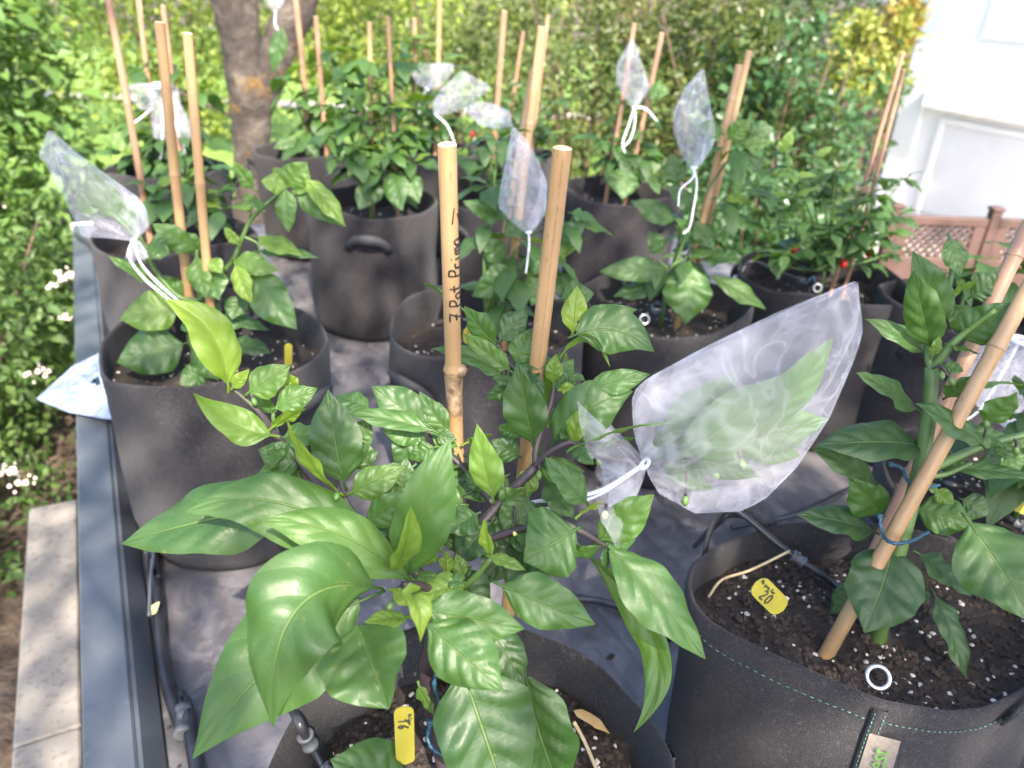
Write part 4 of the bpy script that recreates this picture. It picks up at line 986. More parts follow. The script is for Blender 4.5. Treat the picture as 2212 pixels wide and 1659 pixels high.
# ---- front plant
A = plant('A', 'large chilli plant with dark stems in front, beside the inscribed cane', Y=.385)
h = lambda *a, **k: hero_leaf(A, *a, **k)
h((640, 1092, 3), (251, 1171, 2), 165, (.85, .55, -.1), .02, quilt=1.6, curl=.4)
h((800, 1192, 0), (396, 1106, -1), 150, (.75, .55, 0), .26, mid=(600, 1085, 0), fold=.15)
h((877, 1247, -3), (560, 1124, -4), 120, (.8, .5, .15), .32, mid=(725, 1150, -3.5), fold=.1, curl=.3)
h((800, 1268, -4), (582, 1580, -11), 235, (.55, .8, -.15), .12, mid=(634, 1325, -8.5), fold=.2, curl=.2)
h((775, 1300, -2), (414, 1640, -8.5), 250, (.55, .75, -.1), .42, mid=(600, 1420, -5), fold=.12, curl=.1)
h((775, 1352, -5), (845, 1530, -9), 205, (.3, .95, .1), .45, fold=.9, curl=-.6, node=(840, 1380, -6))
h((921, 1317, -5), (1134, 1359, -5), 120, 'c', .48, fold=.2)
h((1089, 1267, -3), (1286, 1350, -4), 112, 'c', .30, fold=.25)
h((924, 1350, -6), (1086, 1494, -9), 140, (.45, .85, .25), .45, fold=.1, curl=.9, quilt=2.2)
h((1319, 1186, 1), (1527, 1424, -3), 125, (.6, .6, .35), .30, fold=.2)
h((1278, 1206, 3), (1369, 1583, -3), 72, (.2, .85, -.45), .35, mid=(1416, 1400, 0), fold=.5)
h((1241, 1146, 0), (1131, 1213, -2), 158, 'c', .34, fold=.2)
h((884, 1238, -2), (974, 947, -1), 130, 'f', .50, fold=.25, mid=(918, 1095, -2.5))
h((853, 1233, -3), (889, 1095, -4), 62, 'R', .62, fold=.9)
h((761, 1064, 3), (873, 1008, 4), 66, 'c', .45)
h((795, 1130, 1), (888, 1066, 1), 66, 'c', .58, quilt=1.6)
h((725, 1057, 2), (617, 908, 1), 58, 'L', .95, fold=.6)
h((742, 1038, 4), (708, 841, 6), 124, 'f', .28, fold=.2)
h((596, 881, 8), (686, 838, 9), 58, 'c', .35)
h((588, 924, 6), (661, 881, 6), 46, 'd', .85)
h((583, 940, 5), (419, 850, 4), 74, (.8, .5, -.2), .50, mid=(505, 915, 5), fold=.5)
h((492, 826, 8), (356, 646, 8), 92, (.45, .55, .6), .78, fold=.9, mid=(450, 715, 8))
h((539, 847, 8), (627, 788, 9), 68, 'c', .52)
h((502, 838, 8), (539, 797, 8), 26, 'f', .9)
h((588, 892, 9), (549, 831, 10), 52, 'L', .45)
h((642, 838, 10), (610, 802, 10), 30, 'f', .9)
h((927, 928, 6), (747, 892, 6), 50, (.9, .4, 0), .45, fold=.4)
h((924, 919, 7), (802, 834, 8), 82, 'c', .22, fold=.25)
h((908, 924, 7), (852, 1001, 6), 72, 'f', .15)
h((967, 932, 7), (905, 845, 8), 52, 'f', .25)
h((795, 882, 8), (725, 853, 9), 52, 'u', .2)
h((866, 1118, 2), (792, 1152, 2), 62, 'u', .1)
h((938, 967, 6), (882, 992, 6), 42, 'c', .3)
h((868, 1060, 4), (878, 988, 5), 52, 'f', .2)
h((1063, 1073, 3), (1030, 916, 3), 66, 'f', .45, fold=.35)
h((1057, 1051, 5), (1004, 1018, 5), 54, 'c', .2)
h((1005, 958, 8), (1071, 938, 8), 40, 'd', .8)
h((1126, 941, 8), (1075, 920, 8), 46, 'f', .5)
h((1119, 985, 7), (1062, 950, 7), 52, 'c', .08)
h((1150, 953, 6), (1118, 783, 6), 88, 'f', .25, fold=.4)
h((1200, 952, 6), (1369, 845, 7), 118, (.5, .8, -.2), .28, mid=(1280, 880, 6), fold=.2)
h((1234, 955, 5), (1267, 873, 5), 44, 'L', .75, quilt=2)
h((1250, 962, 4), (1474, 910, 3), 54, (.7, -.3, .1), .72, fold=.4)
h((1297, 964, 6), (1379, 945, 6), 44, 'd', .6)
h((1266, 1084, 2), (1177, 987, 3), 62, 'R', .45, fold=.5)
h((1250, 1114, 1), (1313, 1081, 1), 36, 'd', .9)
h((1296, 1166, 1), (1413, 1068, 1), 80, 'c', .55, quilt=1.8)
h((1063, 1200, -3), (1047, 1120, -3), 34, 'L', .95, fold=.9)
h((1060, 1202, -3), (1136, 1232, -4), 30, 'u', .6)
h((966, 1244, -1), (966, 1188, 0), 48, 'd', .9)
h((1000, 1245, -1), (985, 1195, 0), 34, 'f', .6)
h((985, 1195, 3), (1000, 1135, 4), 62, 'f', .05)
h((1128, 1133, 4), (1046, 1262, 1), 118, (.7, .7, 0), .03, quilt=2.2)
h((1100, 1060, 6), (1045, 1015, 6), 50, 'u', .12)
h((850, 1274, -6), (910, 1390, -9), 58, 'R', .88, mid=(900, 1300, -8), fold=.7)
h((878, 1333, -6), (788, 1344, -8), 42, 'u', .55, fold=.4)
h((1000, 1450, -5), (1105, 1760, -9), 225, (.6, .8, .15), .20, fold=.25, quilt=1.8)
h((1136, 1462, -2), (1215, 1730, -5), 165, (.5, .75, -.35), .15, fold=.3, quilt=2.2, curl=.5)
h((1058, 1352, -1), (1132, 1488, -3), 92, (.5, .8, .3), .12, quilt=2)
h((880, 1700, -8), (715, 1640, -9), 150, 'u', .1)
h((905, 1480, -3), (938, 1545, -4), 38, 'L', .5)
h((1150, 1180, 4), (1105, 1290, 2), 90, (.7, .6, .2), .05, quilt=2)
h((1068, 742, 10), (1002, 661, 11), 58, 'L', .42)
h((1080, 734, 10), (1141, 669, 11), 58, 'c', .25)
h((1090, 808, 9), (932, 752, 9), 62, 'u', .25, mid=(1020, 770, 9), fold=.4)
h((1100, 800, 9), (1000, 720, 10), 52, 'f', .45)
h((1117, 783, 9), (1150, 708, 10), 62, 'f', .3)
h((1237, 717, 10), (1247, 616, 11), 54, 'f', .92)
h((1214, 645, 12), (1284, 634, 12), 58, 'c', .2)
h((1262, 692, 10), (1377, 668, 10), 46, 'c', .42)
h((1247, 722, 9), (1413, 760, 8), 102, 'c', .25, mid=(1330, 715, 9), fold=.15, quilt=1.6)
h((1217, 762, 9), (1320, 792, 8), 40, 'd', .75, mid=(1275, 730, 9))
h((1272, 838, 7), (1405, 808, 7), 52, 'c', .38)
h((1197, 832, 8), (1240, 775, 9), 44, 'c', .4)
h((1197, 836, 8), (1252, 812, 8), 42, 'c', .35)
h((1195, 826, 8), (1200, 765, 8), 36, 'f', .85)
h((1210, 842, 7), (1245, 835, 7), 24, 'f', .9)
h((1000, 668, 13), (914, 608, 14), 36, 'd', .5)
h((1010, 985, 6), (1075, 1010, 6), 60, 'u', .1)
h((960, 1010, 5), (905, 1050, 5), 70, 'u', .08)
h((1030, 1110, 3), (965, 1150, 2), 70, 'u', .10)
h((1180, 1040, 5), (1240, 1120, 3), 66, (.6, .6, .3), .2)
h((845, 1180, 1), (780, 1230, 0), 75, 'u', .10)
h((905, 1130, 2), (955, 1195, 1), 72, 'u', .12)
h((1120, 1100, 5), (1180, 1130, 4), 60, 'u', .15)
h((720, 1090, 4), (660, 1130, 3), 60, 'u', .2)
rootA = POTS['A']['og'].copy(); rootA.z = POTS['A']['zs']
def PA(x, y, o): return PY(x, y, A['Y'] + o / 100.)
crA = PA(985, 1420, -2)
stem(A, [rootA + Vector((-.01, .01, -.02)), PA(925, 1500, -1.5), PA(930, 1400, -1), PA(960, 1290, -.5)], .0055, .0042, 'stem_dark', absolute=True)
stem(A, [PA(960, 1290, -.5), PA(1000, 1190, 2), PA(1072, 1096, 4), PA(1157, 1008, 5)], .0044, .0036, 'stem_dark', absolute=True)
stem(A, [(1157, 1008, 5), (1190, 975, 5), (1235, 955, 5), (1275, 970, 5.5)], .003, .0018, 'stem_dark')
stem(A, [(1157, 1008, 5), (1160, 960, 6), (1190, 870, 7.5), (1205, 790, 9), (1222, 750, 9.5)], .0026, .0016, 'stem_dark')
stem(A, [(1160, 960, 6), (1130, 820, 8.5), (1095, 780, 9.5), (1062, 720, 10.5)], .0022, .0014, 'stem_dark')
stem(A, [(960, 1290, -.5), (850, 1190, 1), (725, 1090, 3), (650, 1000, 5), (600, 945, 6), (560, 890, 8), (497, 835, 8.5)], .0042, .0018, 'stem_dark')
stem(A, [(725, 1090, 3), (760, 1105, 2.5), (735, 1060, 3)], .0022, .0014, 'stem_dark')
stem(A, [(600, 945, 6), (590, 900, 8), (600, 880, 8)], .0018, .0012, 'stem')
stem(A, [(960, 1290, -.5), (910, 1265, -3), (870, 1262, -4)], .0032, .0020, 'stem_dark')
stem(A, [(960, 1290, -.5), (1010, 1262, -2), (1062, 1205, -3)], .0028, .0014, 'stem')
stem(A, [(1000, 1190, 2), (1100, 1150, 2), (1200, 1130, 1), (1250, 1145, 0.5), (1310, 1180, 1)], .0030, .0016, 'stem_dark')
stem(A, [(1072, 1096, 4), (1000, 1010, 6), (945, 960, 7), (925, 930, 7)], .0024, .0014, 'stem_dark')
stem(A, [(850, 1190, 1), (800, 1150, 1), (790, 1120, 1)], .0020, .0014, 'stem_dark')
stem(A, [(1235, 955, 5), (1300, 985, 6), (1420, 1000, 5), (1560, 960, 5), (1640, 930, 6)], .0028, .0014, 'stem_dark')     # the branch inside the pouch
for tp in ((1500, 945, 5), (1590, 945, 5)): stem(A, [(1470, 985, 5), tp], .0014, .001, 'stem_dark')
for p, q, f in (((1092, 800, 9), (1081, 846, 8.5), 0), ((1095, 800, 9), (1099, 845, 8.5), 0), ((1110, 1095, 3), (1113, 1138, 2), 1), ((1060, 1090, 4), (1068, 1120, 3.5), 0), ((600, 945, 6), (592, 975, 6), 0), ((655, 985, 5), (648, 1020, 5), 0), ((668, 960, 6), (672, 1000, 6), 0), ((1165, 1000, 4.5), (1165, 1015, 4), 0), ((735, 1055, 2), (730, 1062, 1.5), 0), ((1310, 1090, 1), (1308, 1103, 1), 1), ((1225, 1195, 0), (1222, 1208, -.5), 1), ((540, 850, 8), (545, 858, 7.8), 0), ((870, 1268, -4), (848, 1298, -5), 0), ((1280, 975, 5), (1290, 990, 5), 0), ):
    bud(A, p, q, 1.0, bool(f))
for b_, t_, w_, n_, tn in (((1060, 1130, 3), (985, 1215, 1), 92, 'u', .05), ((1110, 1190, 2), (1190, 1265, 0), 100, 'u', .08), ((1000, 1090, 4), (905, 1075, 4), 70, 'c', .2), ((1090, 1030, 6), (1000, 1075, 5), 70, 'c', .12), ((1140, 1075, 4), (1090, 1160, 2), 78, 'c', .15), ((890, 1010, 5), (820, 1075, 4), 72, 'c', .1), ((800, 1010, 5), (760, 950, 6), 60, 'f', .2), ((980, 1240, 0), (1060, 1320, -2), 88, 'u', .1), ((760, 960, 6), (800, 905, 7), 56, 'c', .3), ((1190, 920, 7), (1140, 870, 8), 60, 'c', .2)):
    h(b_, t_, w_, n_, tn)
rnd = random.Random(31)
for (x, y, o) in [(925, 935, 7), (1000, 1012, 6), (1072, 1096, 4), (1157, 1010, 5), (1232, 958, 5), (1205, 800, 9), (1098, 785, 9.5), (850, 1190, 1), (725, 1088, 3), (655, 1003, 5), (603, 946, 6), (960, 1288, -.5), (1012, 1262, -2), (1100, 1150, 2), (1200, 1130, 1), (1300, 1178, 1), (780, 1140, 2), (1040, 1060, 5), (900, 1230, 0), (1120, 830, 8.5)]:
    for k in range(3):
        a = rnd.uniform(0, 6.28); Lp_ = rnd.uniform(55, 120); t_ = (x + Lp_ * math.cos(a), y + Lp_ * .75 * math.sin(a) + 12, o + rnd.uniform(-1.5, 1.5) - 1.2 * math.sin(a))
        hero_leaf(A, (x + 10 * math.cos(a), y + 8 * math.sin(a), o), t_, Lp_ * rnd.uniform(.48, .6), rnd.choice('ccuulr'), rnd.choice((.02, .08, .15, .25, .4, .6)), node=(x, y, o))
# leaves inside the big pouch
for b_, t_, w_, tn in (((1440, 985, 5), (1590, 800, 5.5), 120, .15), ((1470, 985, 4), (1720, 800, 4.5), 125, .35), ((1560, 960, 5), (1790, 905, 5.5), 110, .25), ((1640, 930, 4), (1800, 730, 4.5), 85, .45), ((1500, 985, 4), (1640, 1030, 4), 62, .1), ((1440, 1005, 5), (1540, 1058, 5), 56, .12), ((1420, 1000, 5.5), (1500, 900, 6), 80, .2), ((1600, 950, 5), (1730, 985, 5), 70, .25)):
    h(b_, t_, w_, (.25, 1.0, 0), tn, fold=.12, curl=0, wave=.6)
for p, q in (((1480, 990, 4.5), (1481, 1070, 3.5)), ((1530, 970, 5), (1545, 1010, 4)), ((1580, 955, 5), (1600, 990, 4))): bud(A, p, q, 1.2)

# ---- plant in the bag by the rail
Cp = plant('C', 'bright green chilli plant in the bag with folded packet, bearing the tied net pouch', Y=1.03)
h = lambda *a, **k: hero_leaf(Cp, *a, **k)
for a in (((621, 400, 0), (663, 350, 0), 62, 'f', .72), ((617, 402, -1), (563, 390, -2), 42, 'c', .75), ((662, 388, -1), (746, 488, -3), 48, (.6, .6, .5), .62), ((642, 410, 0), (748, 490, -1), 52, 'c', .45), ((617, 410, -2), (623, 502, -4), 44, 'f', .5), ((548, 407, 2), (505, 349, 3), 40, 'L', .35), ((548, 425, 0), (530, 440, -1), 34, 'c', .5), ((552, 428, 0), (562, 455, -2), 30, 'R', .5), ((618, 398, 2), (590, 362, 3), 40, 'c', .8), ((640, 400, 1), (660, 415, -1), 44, 'c', .7),
          ((558, 513, 0), (653, 552, -3), 44, (.7, .5, .2), .75), ((558, 543, 0), (690, 556, -1), 34, 'u', .42), ((514, 527, -1), (484, 490, -1), 24, 'f', .6), ((509, 561, -1), (601, 584, -3), 48, 'c', .7), ((509, 574, -2), (545, 658, -5), 42, 'f', .95), ((543, 595, -2), (641, 712, -6), 82, 'c', .45), ((449, 579, 0), (474, 648, -3), 66, 'f', .3), ((423, 556, 0), (447, 645, -3), 52, 'f', .45), ((420, 538, 0), (329, 483, -2), 50, 'c', .4), ((430, 545, 1), (390, 500, 1), 42, 'f', .55), ((319, 530, -2), (366, 548, -4), 54, 'c', .25),
          ((385, 664, -1), (258, 690, -4), 84, 'c', .5), ((393, 743, -2), (252, 783, -6), 104, 'c', .32), ((425, 740, -1), (472, 822, -5), 74, 'f', .35), ((440, 798, -3), (388, 832, -6), 52, 'c', .2), ((500, 738, 0), (586, 762, -2), 50, 'u', .15), ((470, 680, 1), (580, 712, 0), 46, 'u', .3), ((335, 612, 0), (233, 553, -1), 34, 'u', .4), ((312, 560, -1), (289, 487, 0), 24, 'f', .6), ((395, 640, 1), (330, 600, 0), 55, 'c', .35), ((470, 655, 1), (420, 700, -2), 55, 'c', .25), ((520, 640, 1), (500, 690, -2), 50, 'c', .3), ((455, 560, -1), (480, 590, -3), 32, 'c', .85), ((400, 690, 1), (450, 720, -2), 60, 'u', .2)):
    h(*a)
rt = Cp['og']
stem(Cp, [rt, PY(412, 740, 1.03), PY(430, 650, 1.03)], .005, .004, absolute=True)
stem(Cp, [(430, 650, 0), (480, 590, 0), (505, 560, 0), (525, 510, 0), (550, 465, 0), (618, 405, 0)], .004, .0026)
stem(Cp, [(430, 650, 0), (385, 640, 0), (340, 590, 0), (315, 545, -1), (300, 520, -2)], .004, .002)
stem(Cp, [(430, 650, 0), (430, 590, 0), (425, 540, 0)], .003, .0016)
stem(Cp, [(525, 510, 0), (555, 525, 0), (560, 540, 0)], .002, .0012); stem(Cp, [(540, 470, 0), (548, 420, 0)], .0016, .001); stem(Cp, [(300, 520, -2), (250, 470, -1), (190, 430, 0)], .002, .001)
for b_, t_, w_ in (((250, 470, -1), (190, 350, 0), 70), ((270, 490, -1), (290, 420, 0), 55), ((220, 450, -1), (160, 420, 0), 55)): h(b_, t_, w_, 'c', .4)

# ---- plant in the bag with woven label
Bp = plant('B', 'sturdy chilli plant with ribbed green stem beside the steeply leaning canes', Y=.56)
h = lambda *a, **k: hero_leaf(Bp, *a, **k)
for a in (((2030, 702, 7), (1973, 543, 7), 92, 'f', .30), ((2013, 750, 5), (1974, 585, 4), 78, 'L', .32), ((2052, 515, 10), (2074, 598, 8), 50, 'f', .30), ((2052, 640, 8), (2116, 605, 8), 50, 'd', .5), ((2082, 732, 4), (2188, 654, 3), 84, (.3, .7, -.5), .28), ((1995, 758, 6), (1870, 688, 6), 50, (.6, .6, .2), .22), ((1978, 882, 4), (1850, 803, 4), 70, 'u', .15), ((1996, 963, 2), (1761, 962, 0), 112, 'u', .15), ((1891, 1041, 2), (1755, 968, 1), 78, (.75, .5, .3), .12), ((1905, 1110, 1), (1835, 1033, 0), 78, 'f', .2),
          ((1883, 1146, 0), (1722, 1111, -1), 76, 'u', .08), ((1931, 1184, -2), (1868, 1367, -8), 168, (.5, .8, -.25), .15), ((2096, 1132, -2), (2232, 1345, -9), 175, (.55, .75, -.2), .25), ((2022, 1290, -4), (2089, 1468, -9), 66, (.5, .7, .3), .12), ((1988, 1198, -1), (2102, 1288, -3), 60, 'u', .08), ((1858, 1268, 0), (1793, 1325, -1), 60, 'u', .08), ((2045, 858, 3), (2101, 812, 2), 56, 'f', .22), ((2130, 912, 3), (2197, 848, 2), 68, 'f', .35), ((2118, 957, 0), (1980, 870, -1), 68, (.8, .4, -.2), .15), ((1985, 1100, 2), (2104, 1132, 0), 82, 'c', .25),
          ((2060, 1012, 2), (2240, 1032, 0), 42, 'u', .3), ((2014, 770, 4), (2030, 725, 4), 26, 'f', .75), ((2040, 790, 3), (2082, 802, 2), 26, 'c', .5), ((2050, 745, 4), (2116, 765, 2), 34, 'R', .55), ((2060, 660, 9), (2110, 720, 7), 56, 'f', .2), ((2020, 690, 9), (2045, 620, 9), 58, 'f', .15), ((2100, 640, 10), (2170, 600, 10), 70, 'c', .25), ((2120, 700, 6), (2195, 720, 6), 66, 'c', .2), ((2150, 980, 3), (2215, 940, 3), 50, 'c', .35), ((2100, 930, 4), (2190, 960, 3), 60, 'u', .2), ((2160, 1010, 4), (2225, 985, 4), 40, 'c', .4), ((1950, 1240, -1), (2010, 1300, -3), 60, 'u', .1), ((2080, 1080, 3), (2140, 1110, 2), 55, 'c', .25), ((2020, 1060, 2), (2060, 1090, 1), 34, 'f', .7), ((2005, 1040, 1), (2030, 1075, 0), 26, 'R', .75), ((2035, 1000, 3), (2090, 985, 3), 40, 'u', .35)):
    h(*a, quilt=1.5)
rb = PZ(1900, 1385, POTS['B']['zs'])
stem(Bp, [rb - zz * .02, PY(1930, 1230, .535), PY(1965, 1100, .55), PY(1990, 1000, .57), PY(2006, 900, .585), PY(2013, 795, .60)], .0078, .0058, 'stem', absolute=True)
stem(Bp, [(1985, 1020, 1), (2040, 1000, 2), (2120, 965, 3), (2230, 935, 3)], .005, .003); stem(Bp, [(2013, 800, 4), (2050, 750, 4), (2090, 715, 4), (2150, 670, 3)], .0042, .002); stem(Bp, [(2013, 800, 4), (2005, 760, 5), (2015, 700, 7), (2050, 620, 9), (2060, 530, 10)], .004, .0018)
stem(Bp, [(1985, 1030, 1), (2040, 1025, 1), (2100, 1000, 1)], .003, .0018)
for p, q in (((2015, 795, 3), (2050, 815, 2)), ((2030, 790, 3), (2034, 800, 2.5)), ((2125, 945, 2), (2130, 925, 2)), ((2190, 950, 2), (2195, 965, 2))): bud(Bp, p, q, 1.3)

# ---- plants of the middle rows: single leaves that show, plus rosettes
Dp = plant('D', 'chilli plant with drooping leaves tied to the thick pair of canes', Y=1.15)
for a in (((1116, 590, -3), (1020, 640, -5), 70, 'f', .2), ((1088, 472, 0), (1000, 434, -1), 42, 'c', .3), ((1090, 560, -1), (1040, 520, -2), 50, 'c', .25), ((1180, 590, -2), (1148, 660, -5), 66, 'f', .25), ((1200, 520, 0), (1268, 480, -1), 44, 'c', .3), ((1235, 460, 0), (1290, 478, 0), 40, 'u', .35), ((1150, 540, -2), (1195, 600, -4), 60, 'f', .3), ((1110, 620, -2), (1080, 680, -4), 50, 'c', .2), ((1130, 480, -1), (1090, 510, -3), 46, 'c', .35), ((1220, 560, 0), (1190, 530, 0), 42, 'c', .5), ((1200, 625, -2), (1245, 600, -3), 50, 'c', .25)):
    hero_leaf(Dp, *a)
bush(Dp, [(1130, 520, 0, 4, .07), (1180, 560, 2, 4, .07), (1060, 400, 2, 5, .07), (1075, 300, 4, 5, .065), (1225, 480, 1, 4, .06), (1110, 590, -2, 3, .07)], seed=3, tone=.22, along=2)
Ep = plant('E', 'chilli plant with a large drooping round leaf, bearing the upright net pouch', Y=1.28)
for a in (((1432, 582, -3), (1294, 586, -4), 52, 'c', .35), ((1490, 576, -5), (1481, 700, -9), 98, 'f', .28), ((1540, 598, -4), (1656, 668, -6), 46, (.5, .6, .4), .5), ((1455, 478, -2), (1362, 434, -3), 46, 'c', .2), ((1430, 620, -2), (1325, 640, -4), 58, 'u', .18), ((1500, 478, 0), (1545, 540, -2), 44, 'c', .3), ((1560, 288, -4), (1510, 268, -5), 36, 'c', .2), ((1572, 300, -3), (1622, 258, -3), 40, 'f', .6), ((1620, 285, -2), (1674, 278, -2), 42, 'c', .15), ((1605, 312, -3), (1668, 308, -4), 32, 'c', .65), ((1688, 330, -2), (1712, 280, -2), 28, 'f', .6), ((1596, 335, -3), (1590, 430, -5), 36, 'f', .2), ((1610, 330, -3), (1650, 385, -4), 34, 'R', .25), ((1610, 410, -3), (1700, 440, -3), 26, 'u', .2), ((1570, 470, 0), (1665, 500, -2), 44, 'u', .3), ((1462, 400, -2), (1450, 330, -1), 48, 'f', .15), ((1500, 450, -2), (1440, 400, -3), 40, 'c', .15), ((1520, 560, -2), (1600, 560, -4), 46, 'u', .25), ((1430, 545, -1), (1400, 500, -1), 40, 'c', .3)):
    hero_leaf(Ep, *a)
bush(Ep, [(1470, 470, 0, 4, .06), (1590, 320, -2, 3, .06), (1560, 430, 0, 4, .065), (1480, 560, -2, 3, .07), (1420, 560, 0, 3, .06), (1640, 400, 0, 3, .06), (1500, 350, -1, 2, .05)], seed=5, tone=.22, along=1)
Fp = plant('F', 'bushy chilli plant with many small pointed leaves and red fruit', Y=1.42)
rnd = random.Random(77)
bush(Fp, [(rnd.uniform(1660, 1950), rnd.uniform(365, 560), rnd.uniform(-12, 10), 7, .040) for _ in range(26)] + [(1690, 330, 0, 6, .045), (1760, 340, 0, 6, .04), (1700, 300, 0, 5, .045), (1880, 420, 0, 6, .04), (1800, 380, 0, 6, .04)], seed=7, tone=.25, size=.04, along=4, droop=.2, r=.0028)
for x, y, o in ((1822, 568, -6), (1878, 545, -4), (1760, 548, -2), (1718, 540, -1)):
    p = PY(x, y, 1.42 + o / 100.); s = .0075
    c_ = part('chilli_pod', tube([p + zz * (.9 * s), p + zz * (.5 * s), p, p - zz * (.8 * s), p - zz * (1.6 * s)], [.25 * s, .8 * s, s, .75 * s, .08 * s], 10), M['chilli'], Fp['t'], Fp['og'])
    part('stalk', tube([p + zz * .9 * s, p + zz * 2.6 * s], .0011, 5), M['stem'], c_, Fp['og'])
Gp = plant('G', 'tall chilli plant in the bag with front strap, with low drooping leaves', Y=1.85)
for a in (((845, 372, -5), (868, 455, -12), 52, 'f', .28), ((815, 390, -5), (775, 452, -12), 52, 'f', .22), ((880, 375, -5), (905, 440, -9), 40, 'c', .3), ((790, 350, -2), (735, 330, -4), 60, 'c', .2), ((760, 230, 0), (800, 200, 0), 46, 'c', .5)):
    hero_leaf(Gp, *a)
bush(Gp, [(790, 190, 0), (745, 260, 0), (720, 230, 3), (830, 230, -2), (870, 280, 0), (900, 300, 2), (850, 180, 3), (765, 320, -3), (840, 330, -5), (905, 230, 4), (800, 260, 4), (760, 180, 4), (890, 350, -2), (820, 300, 3), (700, 290, 0), (870, 230, 3), (780, 130, 3), (860, 130, 4), (735, 150, 3)], seed=9, tone=.3, size=.072, n=6, along=3)
Hp = plant('H', 'low chilli plant in the shade of the tied net pouch', Y=1.53)
bush(Hp, [(420, 430, 0), (470, 420, 2), (400, 390, 0), (370, 440, -3), (450, 360, 3), (330, 400, 0), (480, 450, -2)], seed=11, tone=.25, size=.07, n=5)
Ip = plant('I', 'dark leafy chilli plant in the far rail bag, under the folded double pouch', Y=2.1)
for a in (((310, 300, -3), (222, 300, -5), 62, 'c', .45), ((350, 310, -2), (410, 330, -6), 70, 'c', .1), ((395, 370, -4), (440, 440, -8), 70, 'f', .12), ((300, 385, -6), (345, 392, -8), 34, 'u', .5)): hero_leaf(Ip, *a)
bush(Ip, [(330, 210, 0), (300, 150, 2), (380, 150, 0), (430, 200, 0), (290, 260, -2), (350, 300, -4), (400, 290, -2), (440, 310, 0), (310, 340, -5), (400, 220, 4), (270, 330, 0), (385, 350, -6)], seed=13, tone=.15, size=.08, n=5)
Jp = plant('J', 'sparse chilli plant in the bag before the tree trunk', Y=2.38)
for a in (((610, 60, -4), (588, 160, -6), 34, 'f', .2), ((640, 300, -4), (590, 320, -7), 30, 'c', .3), ((690, 320, -4), (660, 330, -5), 40, 'f', .3)): hero_leaf(Jp, *a)
bush(Jp, [(612, 170, -3), (700, 110, 0), (725, 160, 0), (690, 220, 0), (720, 260, -3), (660, 280, 2), (740, 110, 2)], seed=15, tone=.25, size=.085, n=4)
Kp = plant('K', 'chilli plant with crumpled net pouches in the last row', Y=2.46)
bush(Kp, [(900, 100, 0), (940, 200, 0), (960, 130, 0), (985, 220, 0), (870, 90, 0), (1000, 150, 2), (910, 260, 0), (960, 270, 0), (890, 170, 3)], seed=17, tone=.2, size=.075, n=5)
Lp = plant('L', 'chilli plant with a few red fruit in the last row before the olive hedge', Y=2.49)
bush(Lp, [(1100, 230, 0), (1140, 180, 0), (1170, 250, 0), (1060, 220, 0), (1185, 290, 0), (1130, 290, -3), (1200, 220, 2)], seed=19, tone=.2, size=.07, n=5)
for x, y in ((1145, 285), (1020, 390 - 100)):
    p = PY(x, y, 2.42); s = .009; part('chilli_pod', tube([p + zz * s, p, p - zz * s * 1.8], [.4 * s, s, .1 * s], 8), M['chilli'], Lp['t'], Lp['og'])
Mp = plant('M', 'chilli plant behind the hanging net pouch in the second row', Y=1.96)
bush(Mp, [(1040, 360, 0), (1080, 330, 0), (1010, 340, 0), (1100, 380, -3), (1050, 280, 3), (1160, 340, 0)], seed=21, tone=.2, size=.075, n=5)
Np = plant('N', 'slim chilli plant carrying the diamond shaped net pouch', Y=2.07)
for a in (((1352, 360, -6), (1345, 430, -12), 62, 'f', .3), ((1395, 370, -5), (1425, 420, -10), 34, 'R', .25), ((1400, 195, -3), (1445, 200, -5), 42, 'c', .3)): hero_leaf(Np, *a)
bush(Np, [(1365, 290, 0), (1400, 250, 0), (1330, 310, 0), (1420, 320, 0), (1345, 250, 2), (1300, 300, 3), (1390, 340, -3), (1375, 220, 0)], seed=23, tone=.22, size=.065, n=5)
Op = plant('O', 'chilli plant partly hidden before the lattice fence', Y=1.32)
bush(Op, [(2110, 560, 0), (2170, 600, 0), (2060, 590, 0), (2200, 540, 0)], seed=25, tone=.2, size=.06, n=4)
Pp = plant('P', 'chilli plant with veiny leaves behind tag 11', Y=.74)
bush(Pp, [(2195, 900, 0), (2215, 830, 0), (2225, 980, -3), (2160, 960, 0)], seed=27, tone=.2, size=.07, n=4)
